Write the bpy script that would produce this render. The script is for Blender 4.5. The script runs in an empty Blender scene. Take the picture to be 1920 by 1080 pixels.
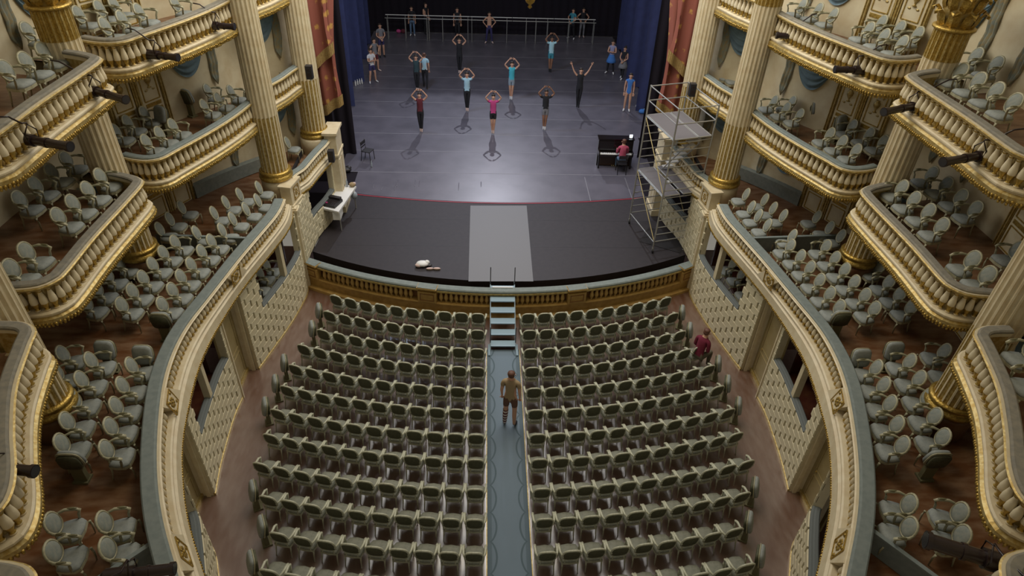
import bpy, bmesh, math, random
from mathutils import Vector, Matrix
random.seed(7)
PI = math.pi
C = bpy.context.scene.collection
# ------------------------------------------------------------ camera, world, lights
F = 1244.7; CH = 14.0; CX = -0.65
PIT_, YAW, ROLL = .6473, .05575, -.04043
FW = Vector((math.sin(YAW)*math.cos(PIT_), math.cos(YAW)*math.cos(PIT_), -math.sin(PIT_)))
R0 = Vector((math.cos(YAW), -math.sin(YAW), 0)); D0 = FW.cross(R0)
RT = R0*math.cos(ROLL)+D0*math.sin(ROLL); DN = D0*math.cos(ROLL)-R0*math.sin(ROLL)
def at(x, y, z):
    """surveying helper: pixel of the photograph -> point on the level plane z"""
    v = FW+RT*((x-960)/F)+DN*((y-540)/F); return Vector((CX, 0, CH))+v*((z-CH)/v.z)
def up(x, y, Y):
    """pixel of the photograph -> point on the upright plane at depth Y"""
    v = FW+RT*((x-960)/F)+DN*((y-540)/F); return Vector((CX, 0, CH))+v*(Y/v.y)
cam = bpy.data.cameras.new('camera'); cam.sensor_width = 36; cam.lens = 36*F/1920; cam.clip_end = 200
co = bpy.data.objects.new('camera', cam); C.objects.link(co)
co.matrix_world = Matrix.Translation((CX, 0, CH)) @ Matrix((RT, -DN, -FW)).transposed().to_4x4()
bpy.context.scene.camera = co
sc = bpy.context.scene
sc.view_settings.view_transform = 'Standard'; sc.view_settings.look = 'None'
sc.view_settings.exposure = 0.0; sc.view_settings.gamma = 1; sc.view_settings.use_curve_mapping = False
w = bpy.data.worlds.new('world'); sc.world = w; w.use_nodes = True
w.node_tree.nodes['Background'].inputs[0].default_value = (1.0, 0.93, 0.80, 1)
w.node_tree.nodes['Background'].inputs[1].default_value = 0.22
def area(name, loc, target, sx, sy, energy, col):
    l = bpy.data.lights.new(name, 'AREA'); l.shape = 'RECTANGLE'; l.size = sx; l.size_y = sy
    l.energy = energy; l.color = col
    o = bpy.data.objects.new(name, l); C.objects.link(o); o.location = loc
    o.rotation_euler = (Vector(target)-Vector(loc)).to_track_quat('-Z', 'Y').to_euler()
    return o
def spotlamp(name, loc, target, angle, energy, col, r=.15, blend=.5):
    l = bpy.data.lights.new(name, 'SPOT'); l.spot_size = angle; l.energy = energy; l.color = col
    l.shadow_soft_size = r; l.spot_blend = blend
    o = bpy.data.objects.new(name, l); C.objects.link(o); o.location = loc
    o.rotation_euler = (Vector(target)-Vector(loc)).to_track_quat('-Z', 'Y').to_euler()
area('ceiling_light', (0, 14.5, 19), (0, 14.5, 0), 5, 5, 620, (1.0, .86, .62))
area('bridge_light', (0, 20.0, 14.5), (0, 17, 0), 14, 7.5, 1300, (1.0, .97, .93))
area('proscenium_light', (0, 24.5, 13.0), (0, 30, 1), 9, 1.6, 340, (.86, .88, 1.0))
spotlamp('backlight', (.3, 53.0, 23.0), (0, 29.0, 1), .60, 12000, (.86, .88, 1.0), .22, .7)
area('side_light', (-5, 29.0, 10.5), (7.2, 33, 4.5), 1.2, 1.2, 340, (.50, .68, 1.0))

# ------------------------------------------------------------ materials
MATS = {}
def mat(name, col, rough=.6, metal=0, noise=None, scale=8, bump=0, emit=None, spec=.5, nscale=None):
    m = bpy.data.materials.new(name); m.use_nodes = True; nt = m.node_tree; b = nt.nodes['Principled BSDF']
    b.inputs['Base Color'].default_value = (*col, 1); b.inputs['Roughness'].default_value = rough
    b.inputs['Metallic'].default_value = metal
    b.inputs['Specular IOR Level'].default_value = spec
    if emit:
        b.inputs['Emission Color'].default_value = (*emit[:3], 1); b.inputs['Emission Strength'].default_value = emit[3]
    if noise or bump:
        tc = nt.nodes.new('ShaderNodeTexCoord'); n = nt.nodes.new('ShaderNodeTexNoise')
        n.inputs['Scale'].default_value = scale; n.inputs['Detail'].default_value = 5
        if nscale:
            mp = nt.nodes.new('ShaderNodeMapping'); mp.inputs['Scale'].default_value = nscale
            nt.links.new(tc.outputs['Object'], mp.inputs[0]); nt.links.new(mp.outputs[0], n.inputs['Vector'])
        else: nt.links.new(tc.outputs['Object'], n.inputs['Vector'])
        if noise:
            mx = nt.nodes.new('ShaderNodeMix'); mx.data_type = 'RGBA'
            mx.inputs['A'].default_value = (*col, 1); mx.inputs['B'].default_value = (*noise, 1)
            r = nt.nodes.new('ShaderNodeValToRGB'); r.color_ramp.elements[0].position = .38; r.color_ramp.elements[1].position = .66
            nt.links.new(n.outputs['Fac'], r.inputs[0]); nt.links.new(r.outputs[0], mx.inputs['Factor'])
            nt.links.new(mx.outputs['Result'], b.inputs['Base Color'])
        if bump:
            bp = nt.nodes.new('ShaderNodeBump'); bp.inputs['Strength'].default_value = bump; bp.inputs['Distance'].default_value = .02
            nt.links.new(n.outputs['Fac'], bp.inputs['Height']); nt.links.new(bp.outputs[0], b.inputs['Normal'])
    MATS[name] = m
    return m
mat('cream', (.66, .58, .40), .5, noise=(.60, .50, .32), scale=5)
mat('wallcream', (.62, .55, .37), .75, noise=(.54, .45, .28), scale=2.5)
mat('brickcream', (.62, .56, .38), .65, noise=(.58, .51, .33), scale=3)
mat('joint', (.055, .040, .012), .95, spec=.1)
mat('ridge', (.60, .52, .33), .7)
mat('gold', (.54, .37, .09), .36, .7, noise=(.34, .22, .05), scale=26, bump=.6)
mat('leafochre', (.34, .27, .13), .55, noise=(.30, .23, .10), scale=3)
mat('oldgold', (.40, .27, .07), .42, .45, noise=(.56, .45, .20), scale=14, bump=.3)
mat('ochre', (.44, .28, .08), .5, noise=(.34, .20, .05), scale=5)
mat('ochredark', (.22, .10, .03), .6)
mat('velvet', (.20, .215, .185), .85, noise=(.16, .18, .155), scale=9)
mat('velvetblue', (.195, .225, .21), .8, noise=(.16, .19, .18), scale=9)
mat('velvetsill', (.13, .145, .14), .8)
mat('velvetbrown', (.24, .22, .17), .8, noise=(.18, .17, .14), scale=9)
mat('seatblue', (.275, .295, .27), .75, noise=(.23, .25, .235), scale=18)
mat('stallseat', (.25, .255, .20), .7, noise=(.20, .205, .16), scale=18)
mat('seatback', (.265, .275, .23), .8, noise=(.21, .235, .21), scale=18)
mat('olive', (.085, .085, .045), .7, noise=(.06, .062, .033), scale=20)
mat('chairpaint', (.42, .40, .27), .45, noise=(.34, .32, .20), scale=20)
mat('stallpaint', (.52, .52, .40), .32, noise=(.42, .42, .30), scale=25)
mat('stalldark', (.15, .14, .07), .5)
mat('parquet', (.115, .044, .021), .30, noise=(.165, .095, .068), scale=2.2, bump=.04, nscale=(3.5, 1, 1), spec=1.0)  # glare off the polished boards is partly put into the greyer noise colour
MATS['parquet'].node_tree.nodes['Principled BSDF'].inputs['IOR'].default_value = 2.1
mat('gallerywood', (.14, .058, .022), .34, noise=(.23, .135, .075), scale=2.2, bump=.05, nscale=(1, 3, 1))
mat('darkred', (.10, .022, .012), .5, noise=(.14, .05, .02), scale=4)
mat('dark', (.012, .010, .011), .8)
mat('black', (.020, .018, .020), .5)
mat('blackcloth', (.018, .015, .020), .95, spec=.1)
mat('apron', (.020, .015, .017), .6, noise=(.015, .011, .013), scale=6)
mat('stagefloor', (.115, .108, .135), .34, noise=(.09, .085, .108), scale=1.3)
mat('tape', (.185, .18, .205), .5)
mat('redtape', (.30, .02, .04), .5)
mat('greyrunner', (.14, .14, .148), .55)
mat('navy', (.032, .042, .13), .85, noise=(.026, .034, .105), scale=3)
mat('drapery', (.16, .24, .28), .8, noise=(.11, .17, .21), scale=5)
mat('draperyback', (.19, .21, .17), .8, noise=(.26, .20, .09), scale=11)
mat('stairblue', (.24, .34, .40), .5)
mat('steel', (.42, .42, .40), .35, .6)
mat('deck', (.16, .15, .16), .6)
mat('brass', (.48, .40, .20), .4, .5)
mat('white', (.72, .72, .70), .5)
mat('lampblack', (.022, .012, .011), .28)
mat('glass', (.30, .34, .38), .1)
mat('darklens', (.03, .03, .035), .1)
mat('piano', (.012, .009, .009), .15)
mat('pianowood', (.05, .026, .012), .3)
mat('skin', (.60, .34, .23), .55)
mat('skindark', (.30, .15, .09), .55)
mat('hair', (.03, .018, .012), .6)
mat('hairbrown', (.12, .05, .03), .6)
mat('eye', (.02, .015, .015), .3)
mat('lips', (.42, .13, .11), .5)
mat('bonewhite', (.74, .70, .66), .5)
def clothmat(n, c): return mat('cloth_'+n, c, .85)
for n, c in dict(black=(.014, .014, .018), jeans=(.12, .20, .32), grey=(.20, .20, .22), lightblue=(.36, .56, .66), cyan=(.40, .66, .74),
                 turq=(.06, .42, .52), teal=(.05, .26, .34), burgundy=(.12, .02, .03), pink=(.50, .06, .22), navyc=(.04, .035, .12), lavender=(.30, .30, .46),
                 blue=(.05, .18, .52), white=(.66, .66, .68), tights=(.60, .46, .42), maroon=(.16, .012, .035), rose=(.42, .07, .13), tan=(.34, .25, .14),
                 brown=(.13, .065, .045), khaki=(.15, .13, .09), darkgreen=(.03, .06, .07), greyblue=(.26, .32, .38)).items(): clothmat(n, c)
def stripemat():
    m = mat('stripes', (.7, .65, .6)); nt = m.node_tree; tc = nt.nodes.new('ShaderNodeTexCoord'); wv = nt.nodes.new('ShaderNodeTexWave')
    wv.bands_direction = 'Z'; wv.inputs['Scale'].default_value = 3.2
    r = nt.nodes.new('ShaderNodeValToRGB'); r.color_ramp.interpolation = 'CONSTANT'
    r.color_ramp.elements[0].color = (.10, .015, .02, 1); r.color_ramp.elements[1].position = .5; r.color_ramp.elements[1].color = (.62, .56, .52, 1)
    nt.links.new(tc.outputs['Object'], wv.inputs[0]); nt.links.new(wv.outputs[0], r.inputs[0])
    nt.links.new(r.outputs[0], nt.nodes['Principled BSDF'].inputs['Base Color'])
stripemat()
def curtainmat():
    mat('fringe', (.36, .25, .09), .8, noise=(.26, .16, .05), scale=20); m = mat('housecurtain', (.36, .10, .05), .8); nt = m.node_tree; tc = nt.nodes.new('ShaderNodeTexCoord')
    mp = nt.nodes.new('ShaderNodeMapping'); mp.inputs['Scale'].default_value = (2.1, 0, 1.5)
    v = nt.nodes.new('ShaderNodeTexVoronoi'); v.inputs['Scale'].default_value = 1.5; v.inputs['Randomness'].default_value = .35
    n = nt.nodes.new('ShaderNodeTexNoise'); n.inputs['Scale'].default_value = 14
    a = nt.nodes.new('ShaderNodeMath'); a.operation = 'MULTIPLY_ADD'; a.inputs[1].default_value = .35
    r = nt.nodes.new('ShaderNodeValToRGB'); e = r.color_ramp.elements
    e[0].position = .30; e[0].color = (.46, .25, .06, 1); e[1].position = .42; e[1].color = (.25, .075, .05, 1)
    nt.links.new(tc.outputs['Object'], mp.inputs[0]); nt.links.new(mp.outputs[0], v.inputs[0]); nt.links.new(tc.outputs['Object'], n.inputs[0])
    nt.links.new(n.outputs['Fac'], a.inputs[0]); nt.links.new(v.outputs['Distance'], a.inputs[2]); nt.links.new(a.outputs[0], r.inputs[0])
    nt.links.new(r.outputs[0], nt.nodes['Principled BSDF'].inputs['Base Color'])
curtainmat()
def runnermat():
    m = mat('aislecarpet', (.15, .20, .25), .85); nt = m.node_tree; tc = nt.nodes.new('ShaderNodeTexCoord')
    sp = nt.nodes.new('ShaderNodeSeparateXYZ'); nt.links.new(tc.outputs['Object'], sp.inputs[0])
    def M(op, a, b=None, c=None):
        n = nt.nodes.new('ShaderNodeMath'); n.operation = op
        for i, v in enumerate((a, b, c)):
            if v is None: continue
            if isinstance(v, (int, float)): n.inputs[i].default_value = v
            else: nt.links.new(v, n.inputs[i])
        return n.outputs[0]
    ax = M('ABSOLUTE', sp.outputs['X'])
    wv = M('SINE', M('MULTIPLY', sp.outputs['Y'], PI/.78))
    w2 = M('POWER', M('ABSOLUTE', wv), .6)
    edge = M('SUBTRACT', .43, M('MULTIPLY', w2, .15))
    line = M('LESS_THAN', M('ABSOLUTE', M('SUBTRACT', ax, edge)), .022)
    band = M('MULTIPLY', M('GREATER_THAN', ax, .39), .55)
    fac = M('MULTIPLY', M('MAXIMUM', line, band), .8)
    mx = nt.nodes.new('ShaderNodeMix'); mx.data_type = 'RGBA'
    mx.inputs['A'].default_value = (.15, .20, .245, 1); mx.inputs['B'].default_value = (.065, .10, .115, 1)
    nt.links.new(fac, mx.inputs['Factor']); nt.links.new(mx.outputs['Result'], nt.nodes['Principled BSDF'].inputs['Base Color'])
runnermat()

# ------------------------------------------------------------ helpers
class MB:
    def __init__(s): s.v = []; s.f = []; s.m = []; s.sm = []
    def add(s, vs, fs, m=0, smooth=False, M=None):
        k = len(s.v)
        s.v += [tuple(M @ Vector(p)) for p in vs] if M is not None else [tuple(p) for p in vs]
        for f in fs: s.f.append([i+k for i in f]); s.m.append(m); s.sm.append(smooth)
        return s
    def box(s, c, size, rz=0, m=0, M=None):
        x, y, z = (a/2 for a in size)
        vs = [Vector(p) for p in ((-x,-y,-z),(x,-y,-z),(x,y,-z),(-x,y,-z),(-x,-y,z),(x,-y,z),(x,y,z),(-x,y,z))]
        T = Matrix.Translation(c) @ Matrix.Rotation(rz, 4, 'Z')
        if M is not None: T = M @ T
        return s.add(vs, [(0,3,2,1),(4,5,6,7),(0,1,5,4),(1,2,6,5),(2,3,7,6),(3,0,4,7)], m, False, T)
    def tube(s, p0, p1, r0, r1=None, n=8, m=0, caps=True, smooth=True):
        r1 = r0 if r1 is None else r1
        p0, p1 = Vector(p0), Vector(p1); d = (p1-p0)
        if d.length < 1e-6: return s
        q = d.to_track_quat('Z', 'Y'); vs = []
        for p, r in ((p0, r0), (p1, r1)):
            for i in range(n): vs.append(p + q @ Vector((r*math.cos(2*PI*i/n), r*math.sin(2*PI*i/n), 0)))
        fs = [(i, (i+1) % n, n+(i+1) % n, n+i) for i in range(n)]
        s.add(vs, fs, m, smooth)
        if caps: s.add(vs, [tuple(range(n))[::-1], tuple(range(n, 2*n))], m)
        return s
    def path(s, pts, rs, n=8, m=0):
        if not isinstance(rs, (list, tuple)): rs = [rs]*len(pts)
        pts = [Vector(p) for p in pts]; vs = []; fs = []
        for i, p in enumerate(pts):
            d = (pts[min(i+1, len(pts)-1)]-pts[max(i-1, 0)]).normalized(); q = d.to_track_quat('Z', 'Y')
            for j in range(n): vs.append(p + q @ Vector((rs[i]*math.cos(2*PI*j/n), rs[i]*math.sin(2*PI*j/n), 0)))
        for i in range(len(pts)-1):
            for j in range(n): fs.append((i*n+j, i*n+(j+1) % n, (i+1)*n+(j+1) % n, (i+1)*n+j))
        fs += [tuple(range(n))[::-1], tuple(range((len(pts)-1)*n, len(pts)*n))]
        return s.add(vs, fs, m, True)
    def ell(s, c, r, nu=10, nv=6, m=0, M=None):
        vs = [(0, 0, -1)]; fs = []
        for j in range(1, nv):
            a = -PI/2+PI*j/nv
            for i in range(nu): vs.append((math.cos(a)*math.cos(2*PI*i/nu), math.cos(a)*math.sin(2*PI*i/nu), math.sin(a)))
        vs.append((0, 0, 1)); L = len(vs)-1
        for i in range(nu): fs.append((0, 1+(i+1) % nu, 1+i)); fs.append((L, L-nu+i, L-nu+(i+1) % nu))
        for j in range(nv-2):
            for i in range(nu):
                a = 1+j*nu; fs.append((a+i, a+(i+1) % nu, a+nu+(i+1) % nu, a+nu+i))
        T = Matrix.Translation(c) @ Matrix.Diagonal((*r, 1))
        if M is not None: T = M @ T
        return s.add(vs, fs, m, True, T)
    def lathe(s, prof, n=12, c=(0, 0, 0), m=0, ms=None, smooth=True):
        c = Vector(c); vs = []
        for r, z in prof:
            for i in range(n): vs.append(c+Vector((r*math.cos(2*PI*i/n), r*math.sin(2*PI*i/n), z)))
        for j in range(len(prof)-1):
            s.add([], [], 0)
        k = len(s.v); s.v += [tuple(p) for p in vs]
        for j in range(len(prof)-1):
            for i in range(n):
                s.f.append([k+j*n+i, k+j*n+(i+1) % n, k+(j+1)*n+(i+1) % n, k+(j+1)*n+i])
                s.m.append(ms[j] if ms else m); s.sm.append(smooth)
        s.f.append([k+i for i in range(n)][::-1]); s.m.append(ms[0] if ms else m); s.sm.append(False)
        s.f.append([k+(len(prof)-1)*n+i for i in range(n)]); s.m.append(ms[-1] if ms else m); s.sm.append(False)
        return s
    def prism(s, poly, z0, z1, m=0, mtop=None):
        n = len(poly); vs = [(x, y, z0) for x, y in poly]+[(x, y, z1) for x, y in poly]
        s.add(vs, [tuple(range(n))[::-1]]+[(i, (i+1) % n, n+(i+1) % n, n+i) for i in range(n)], m)
        s.add([(x, y, z1) for x, y in poly], [tuple(range(n))], m if mtop is None else mtop)
        return s
    def mesh(s, name, mats):
        me = bpy.data.meshes.new(name); me.from_pydata(s.v, [], s.f)
        for a in (mats if isinstance(mats, (list, tuple)) else [mats]): me.materials.append(MATS[a])
        me.polygons.foreach_set('material_index', s.m); me.polygons.foreach_set('use_smooth', s.sm); me.update()
        return me
    def build(s, name, mats, parent=None, loc=(0, 0, 0), rz=0):
        return put(name, s.mesh(name, mats), parent, loc, rz)
def put(name, me, parent=None, loc=(0, 0, 0), rz=0):
    o = bpy.data.objects.new(name, me); C.objects.link(o); o.location = loc; o.rotation_euler = (0, 0, rz)
    if parent is not None: o.parent = parent
    return o
def tag(o, label, cat, group=None, kind=None):
    if label: o['label'] = label
    if cat: o['category'] = cat
    if group: o['group'] = group
    if kind: o['kind'] = kind
    return o
def thing(name, label, cat, loc=(0, 0, 0), rz=0, group=None):
    o = bpy.data.objects.new(name, None); C.objects.link(o); o.location = loc; o.rotation_euler = (0, 0, rz)
    o.empty_display_size = .2
    return tag(o, label, cat, group)
def copy_tree(o, parent=None, loc=None, rz=None):
    c = o.copy(); C.objects.link(c)
    if parent is not None: c.parent = parent
    if loc is not None: c.location = loc
    if rz is not None: c.rotation_euler = (0, 0, rz)
    for ch in KIDS.get(o.name, ()): copy_tree(ch, c)
    return c
KIDS = {}
def register(root):
    """remember the children of a prototype once, before it is copied"""
    for o in list(root.children_recursive): KIDS.setdefault(o.parent.name, []).append(o)
def struct(o): o['kind'] = 'structure'; return o
ORD = ['first','second','third','fourth','fifth','sixth','seventh','eighth','ninth','tenth','eleventh','twelfth','thirteenth','fourteenth','fifteenth','sixteenth','seventeenth','eighteenth']
def catmull(pts, n=8):
    P = [Vector((*p, 0)) if len(p) == 2 else Vector(p) for p in pts]; out = []
    for i in range(len(P)-1):
        a, b, c, d = P[max(i-1, 0)], P[i], P[i+1], P[min(i+2, len(P)-1)]
        for k in range(n):
            t = k/n
            out.append(.5*((2*b)+(c-a)*t+(2*a-5*b+4*c-d)*t*t+(3*b-a-3*c+d)*t**3))
    out.append(P[-1]); return out
def resample(P, n):
    L = [0]
    for a, b in zip(P, P[1:]): L.append(L[-1]+(b-a).length)
    out = []; j = 0
    for k in range(n):
        s = L[-1]*k/(n-1)
        while j < len(P)-2 and L[j+1] < s: j += 1
        out.append(P[j].lerp(P[j+1], min(1, (s-L[j])/max(1e-9, L[j+1]-L[j]))))
    return out
def plen(P): return sum((b-a).length for a, b in zip(P, P[1:]))
CEN = Vector((0, 12.9, 0)); RW = 11.4
def normals(P):
    out = []
    for i, p in enumerate(P):
        t = P[min(i+1, len(P)-1)]-P[max(i-1, 0)]; n = Vector((-t.y, t.x, 0)).normalized(); out.append(n)
    mid = len(P)//2
    if out[mid].dot(CEN-P[mid]) < 0: out = [-n for n in out]
    return out
def sweep(mb, P, N, prof, m=0, D=None, zt=0, h=1, closed=True, smooth=False, ms=None):
    k = len(mb.v); q = len(prof)
    for i, p in enumerate(P):
        for o, z in prof:
            v = p+N[i]*o
            if D: v = v+D[i]*((zt-z)/h)
            mb.v.append((v.x, v.y, z))
    for i in range(len(P)-1):
        for j in range(q if closed else q-1):
            j2 = (j+1) % q
            mb.f.append([k+i*q+j, k+i*q+j2, k+(i+1)*q+j2, k+(i+1)*q+j]); mb.m.append(ms[j] if ms else m); mb.sm.append(smooth)
    if closed:
        mb.f.append([k+j for j in range(q)]); mb.m.append(m); mb.sm.append(False)
        mb.f.append([k+(len(P)-1)*q+j for j in range(q)][::-1]); mb.m.append(m); mb.sm.append(False)
    return mb
def polar_out(p, R=RW):
    d = Vector((p.x-CEN.x, p.y-CEN.y, 0)); d.normalize(); return CEN+d*R

# ------------------------------------------------------------ stalls floor
PITC = Vector((0, 31.15, 0)); PITR = 14.2
o = MB().box((0, 10.0, -.15), (19.6, 22, .3)).build('floor', 'parquet'); struct(o)
r = tag(MB().box((0, 0, .006), (1.0, 11.6, .012)).build('aisle_carpet', 'aislecarpet', None, (.0, 9.5, 0)), 'blue-grey patterned carpet runner along the central aisle of the stalls', 'carpet')
for sx in (-1, 1):
    o = MB().box((sx*.51, 9.5, .008), (.02, 11.6, .016)).build('trim_%d' % (1 if sx < 0 else 2), 'oldgold'); struct(o)

# ------------------------------------------------------------ stage, apron, pit
def arc(cen, R, x0, x1, n):
    return [Vector((x0+(x1-x0)*i/(n-1), cen.y-math.sqrt(R*R-(x0+(x1-x0)*i/(n-1))**2), 0)) for i in range(n)]
st = thing('stage_apron', 'matt black curved apron over the orchestra pit in front of the stage', 'stage', (0, 18, 0))
fr = arc(PITC, 13.62, -6.5, 6.5, 31)
poly = [(p.x, p.y-18) for p in fr]+[(6.2, 23.35-18), (-6.2, 23.35-18)]
MB().prism(poly, .3, 1.0).build('apron_deck', 'apron', st)
for k, yy in enumerate((1.6, 3.4)):
    MB().box((0, yy, 1.001), (11.5, .012, .004)).build('seam', 'black', st)
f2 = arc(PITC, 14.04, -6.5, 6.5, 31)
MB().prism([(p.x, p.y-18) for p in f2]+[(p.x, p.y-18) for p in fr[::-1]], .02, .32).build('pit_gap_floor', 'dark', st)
a, b, c, d = at(878.4, 528, 1), at(999.9, 528, 1), at(987.4, 386, 1), at(882, 386, 1)
tag(MB().prism([(p.x, p.y) for p in (a, b, c, d)], 1.003, 1.012).build('floor_runner', 'greyrunner'), 'light grey floor covering strip across the black apron behind the steps', 'runner')
# dance floor made of laid strips
df = thing('dance_floor', 'grey vinyl dance floor of wide strips covering the stage', 'dance floor', (0, 30, 0))
ys = [22.66, 25.1, 27.13, 28.94, 30.86, 32.77, 34.63, 36.41, 38.15, 40.13, 43.14, 44.7]
stg = thing('stage', 'dark stage platform beneath the grey dance floor', 'stage', (0, 32, 0))
fa = arc(Vector((0, 22.66+29, 0)), 29, -6.0, 6.0, 15)
MB().prism([(p.x, p.y-32) for p in fa]+[(11, -8.6), (11, 14.0), (-11, 14.0), (-11, -8.6)], .1, .99).build('platform', 'blackcloth', stg)
for i in range(len(ys)-1):
    y0, y1 = ys[i], ys[i+1]; hw = 5.85 if i == 0 else (6.6 if i < 3 else 7.8)
    if i == 0: pl = [(max(-hw, min(hw, p.x)), p.y-30+.04) for p in fa]+[(hw, y1-30-.01), (-hw, y1-30-.01)]
    else: pl = [(-hw, y0-30+.01), (hw, y0-30+.01), (hw, y1-30-.01), (-hw, y1-30-.01)]
    MB().prism(pl, .99, 1.008).build('vinyl_strip', 'stagefloor', df)
    if i: MB().box((0, y0-30, 1.0095), (2*hw, .035, .003)).build('seam_tape', 'tape', df)
mb = MB(); sweep(mb, [p-Vector((0, 30, 0)) for p in fa], [Vector((0, -1, 0))]*len(fa), [(.0, 1.012), (.05, 1.012), (.05, .97), (.0, .97)])
mb.build('edge_tape', 'redtape', df)
for x in (3.6, 5.3): MB().box((x, -6.1, 1.0095), (.03, 2.0, .003)).build('seam_tape', 'tape', df)
# wrinkles of the vinyl at the front
mb = MB()
for px in (700, 716, 741, 745, 778, 786, 860, 902):
    p = at(px, 352+random.uniform(-8, 6), 1.0); mb.ell((p.x, p.y-30, 1.006), (.018, random.uniform(.25, .42), .014), 8, 4)
o = mb.build('wrinkle', 'stagefloor', df); o['kind'] = 'stuff'

def baluster_mesh(name, h, r, mats=('cream', 'gold'), n=10):
    pr = [(.66, 0), (.66, .07), (.36, .10), (.62, .20), (1.0, .36), (.98, .50), (.72, .68), (.50, .82), (.66, .87), (.50, .91), (.72, .95), (.72, 1)]
    ms = [0, 1, 1, 1, 0, 0, 0, 0, 1, 0, 1]
    return MB().lathe([(a*r, b*h) for a, b in pr], n, ms=ms).mesh(name, list(mats))
def rosette(name, parent, loc, rz, s=.3, hh=.3):
    """gold rosette in a gold frame; local +Y is outwards"""
    mb = MB()
    for a, b, cx, cz in ((s, .02, 0, hh/2), (s, .02, 0, -hh/2), (.02, hh, s/2, 0), (.02, hh, -s/2, 0)): mb.box((cx, .01, cz), (a, .02, b))
    for k in range(8):
        an = 2*PI*k/8; mb.ell((math.cos(an)*s*.2, .005, math.sin(an)*hh*.2), (s*.09, .012, s*.09), 6, 4)
    mb.ell((0, .01, 0), (s*.07, .02, s*.07), 6, 4)
    for i in (-1, 1):
        for j in (-1, 1): mb.ell((i*s*.34, .01, j*hh*.34), (s*.09, .015, s*.09), 6, 4)
    return mb.build(name, 'gold', parent, loc, rz)
# pit balustrade
pb = thing('pit_balustrade', 'curved ochre balustrade with pale blue padded rail in front of the pit', 'balustrade', (0, 16, 0))
PB = [p-Vector((0, 16, 0)) for p in arc(PITC, PITR, -6.65, 6.65, 61)]
NB = [(Vector((0, 15.15, 0))-p).normalized()*-1 for p in PB]
mb = MB(); sweep(mb, PB, NB, [(-.20, .98), (-.20, 1.03), (-.16, 1.06), (.05, 1.06), (.08, 1.03), (.08, .98)], smooth=False); mb.build('padded_rail', 'velvetblue', pb)
mb = MB(); sweep(mb, PB, NB, [(-.16, .88), (-.16, .975), (.10, .975), (.10, .95), (.06, .92), (.06, .88)]); mb.build('gilt_moulding', 'oldgold', pb)
mb = MB(); sweep(mb, PB, NB, [(-.14, 0), (-.14, .50), (.10, .50), (.12, .46), (.06, .42), (.06, .14), (.20, .10), (.20, 0)]); mb.build('plinth_wall', 'ochre', pb)
mb = MB(); sweep(mb, PB, NB, [(-.13, .5), (-.13, .88), (-.11, .88), (-.11, .5)]); mb.build('back_panel', 'ochredark', pb)
bm_ = baluster_mesh('baluster', .38, .075, ('ochre', 'ochre'), 8)
peds = [-6.4, -2.42, 2.42, 6.4]
def pitpt(x): y = PITC.y-math.sqrt(PITR**2-x*x)-16; a = math.atan2(x, 15.15-y); return Vector((x, y, 0)), a
for x in peds:
    p, a = pitpt(x); n = Vector((math.sin(a), -math.cos(a), 0)) if False else Vector((x, -(13.1-p.y), 0)).normalized()
    rz = math.atan2(n.y, n.x)-PI/2
    q = p+n*.03
    pd = MB().box((0, 0, .69), (.62, .2, .42)).box((0, 0, 1.045), (.66, .30, .05)).build('pedestal', 'ochre', pb, q, rz)
    MB().box((0, 0, 1.075), (.62, .27, .03)).build('pad', 'velvetblue', pd)
    fm = MB()
    for a_, b_, cx, cz in ((.44, .02, 0, .82), (.44, .02, 0, .58), (.02, .26, .22, .7), (.02, .26, -.22, .7)): fm.box((cx, .11, cz), (a_, .02, b_))
    fm.build('panel_frame', 'ochredark', pd)
x = -5.95
while x < 6.0:
    if all(abs(x-q) > .40 for q in peds) and abs(x) > .46:
        p, a = pitpt(x); n = Vector((x, -(13.1-p.y), 0)).normalized(); put('baluster', bm_, pb, p+n*.0+Vector((0, 0, .5)))
    x += .165
# steps
stp = thing('access_steps', 'pale blue steps with dark gaps leading from the aisle up to the apron', 'stairs', (0, 15.27, 0))
n = 6; rise = 1.06/n
for i in range(n):
    MB().box((0, .14+i*.335, (i+1)*rise-.02), (.76, .27, .035)).build('tread', 'stairblue', stp)
    MB().box((0, .26+i*.335, (i+.5)*rise), (.74, .02, rise-.05)).build('riser', 'black', stp)
for sx in (-1, 1):
    mb = MB(); prof = [(0, 0), (2.08, 1.10), (2.08, .95), (.12, 0)]
    mb.add([(sx*.375, y, z+.02) for y, z in prof]+[(sx*.405, y, z+.02) for y, z in prof], [(0, 1, 2, 3), (7, 6, 5, 4), (0, 4, 5, 1), (1, 5, 6, 2), (2, 6, 7, 3), (3, 7, 4, 0)])
    mb.box((sx*.43, -.03, .03), (.06, .5, .06)); mb.build('stringer', 'stairblue', stp)
    MB().tube((sx*.39, .22, 0), (sx*.39, .22, .75), .014, m=0).tube((sx*.39, 2.0, .9), (sx*.39, 2.0, 1.75), .014).build('handrail_post', 'black', stp)
MB().box((0, 1.84, 1.075), (.66, .05, .02)).build('nosing', 'white', stp)

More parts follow.
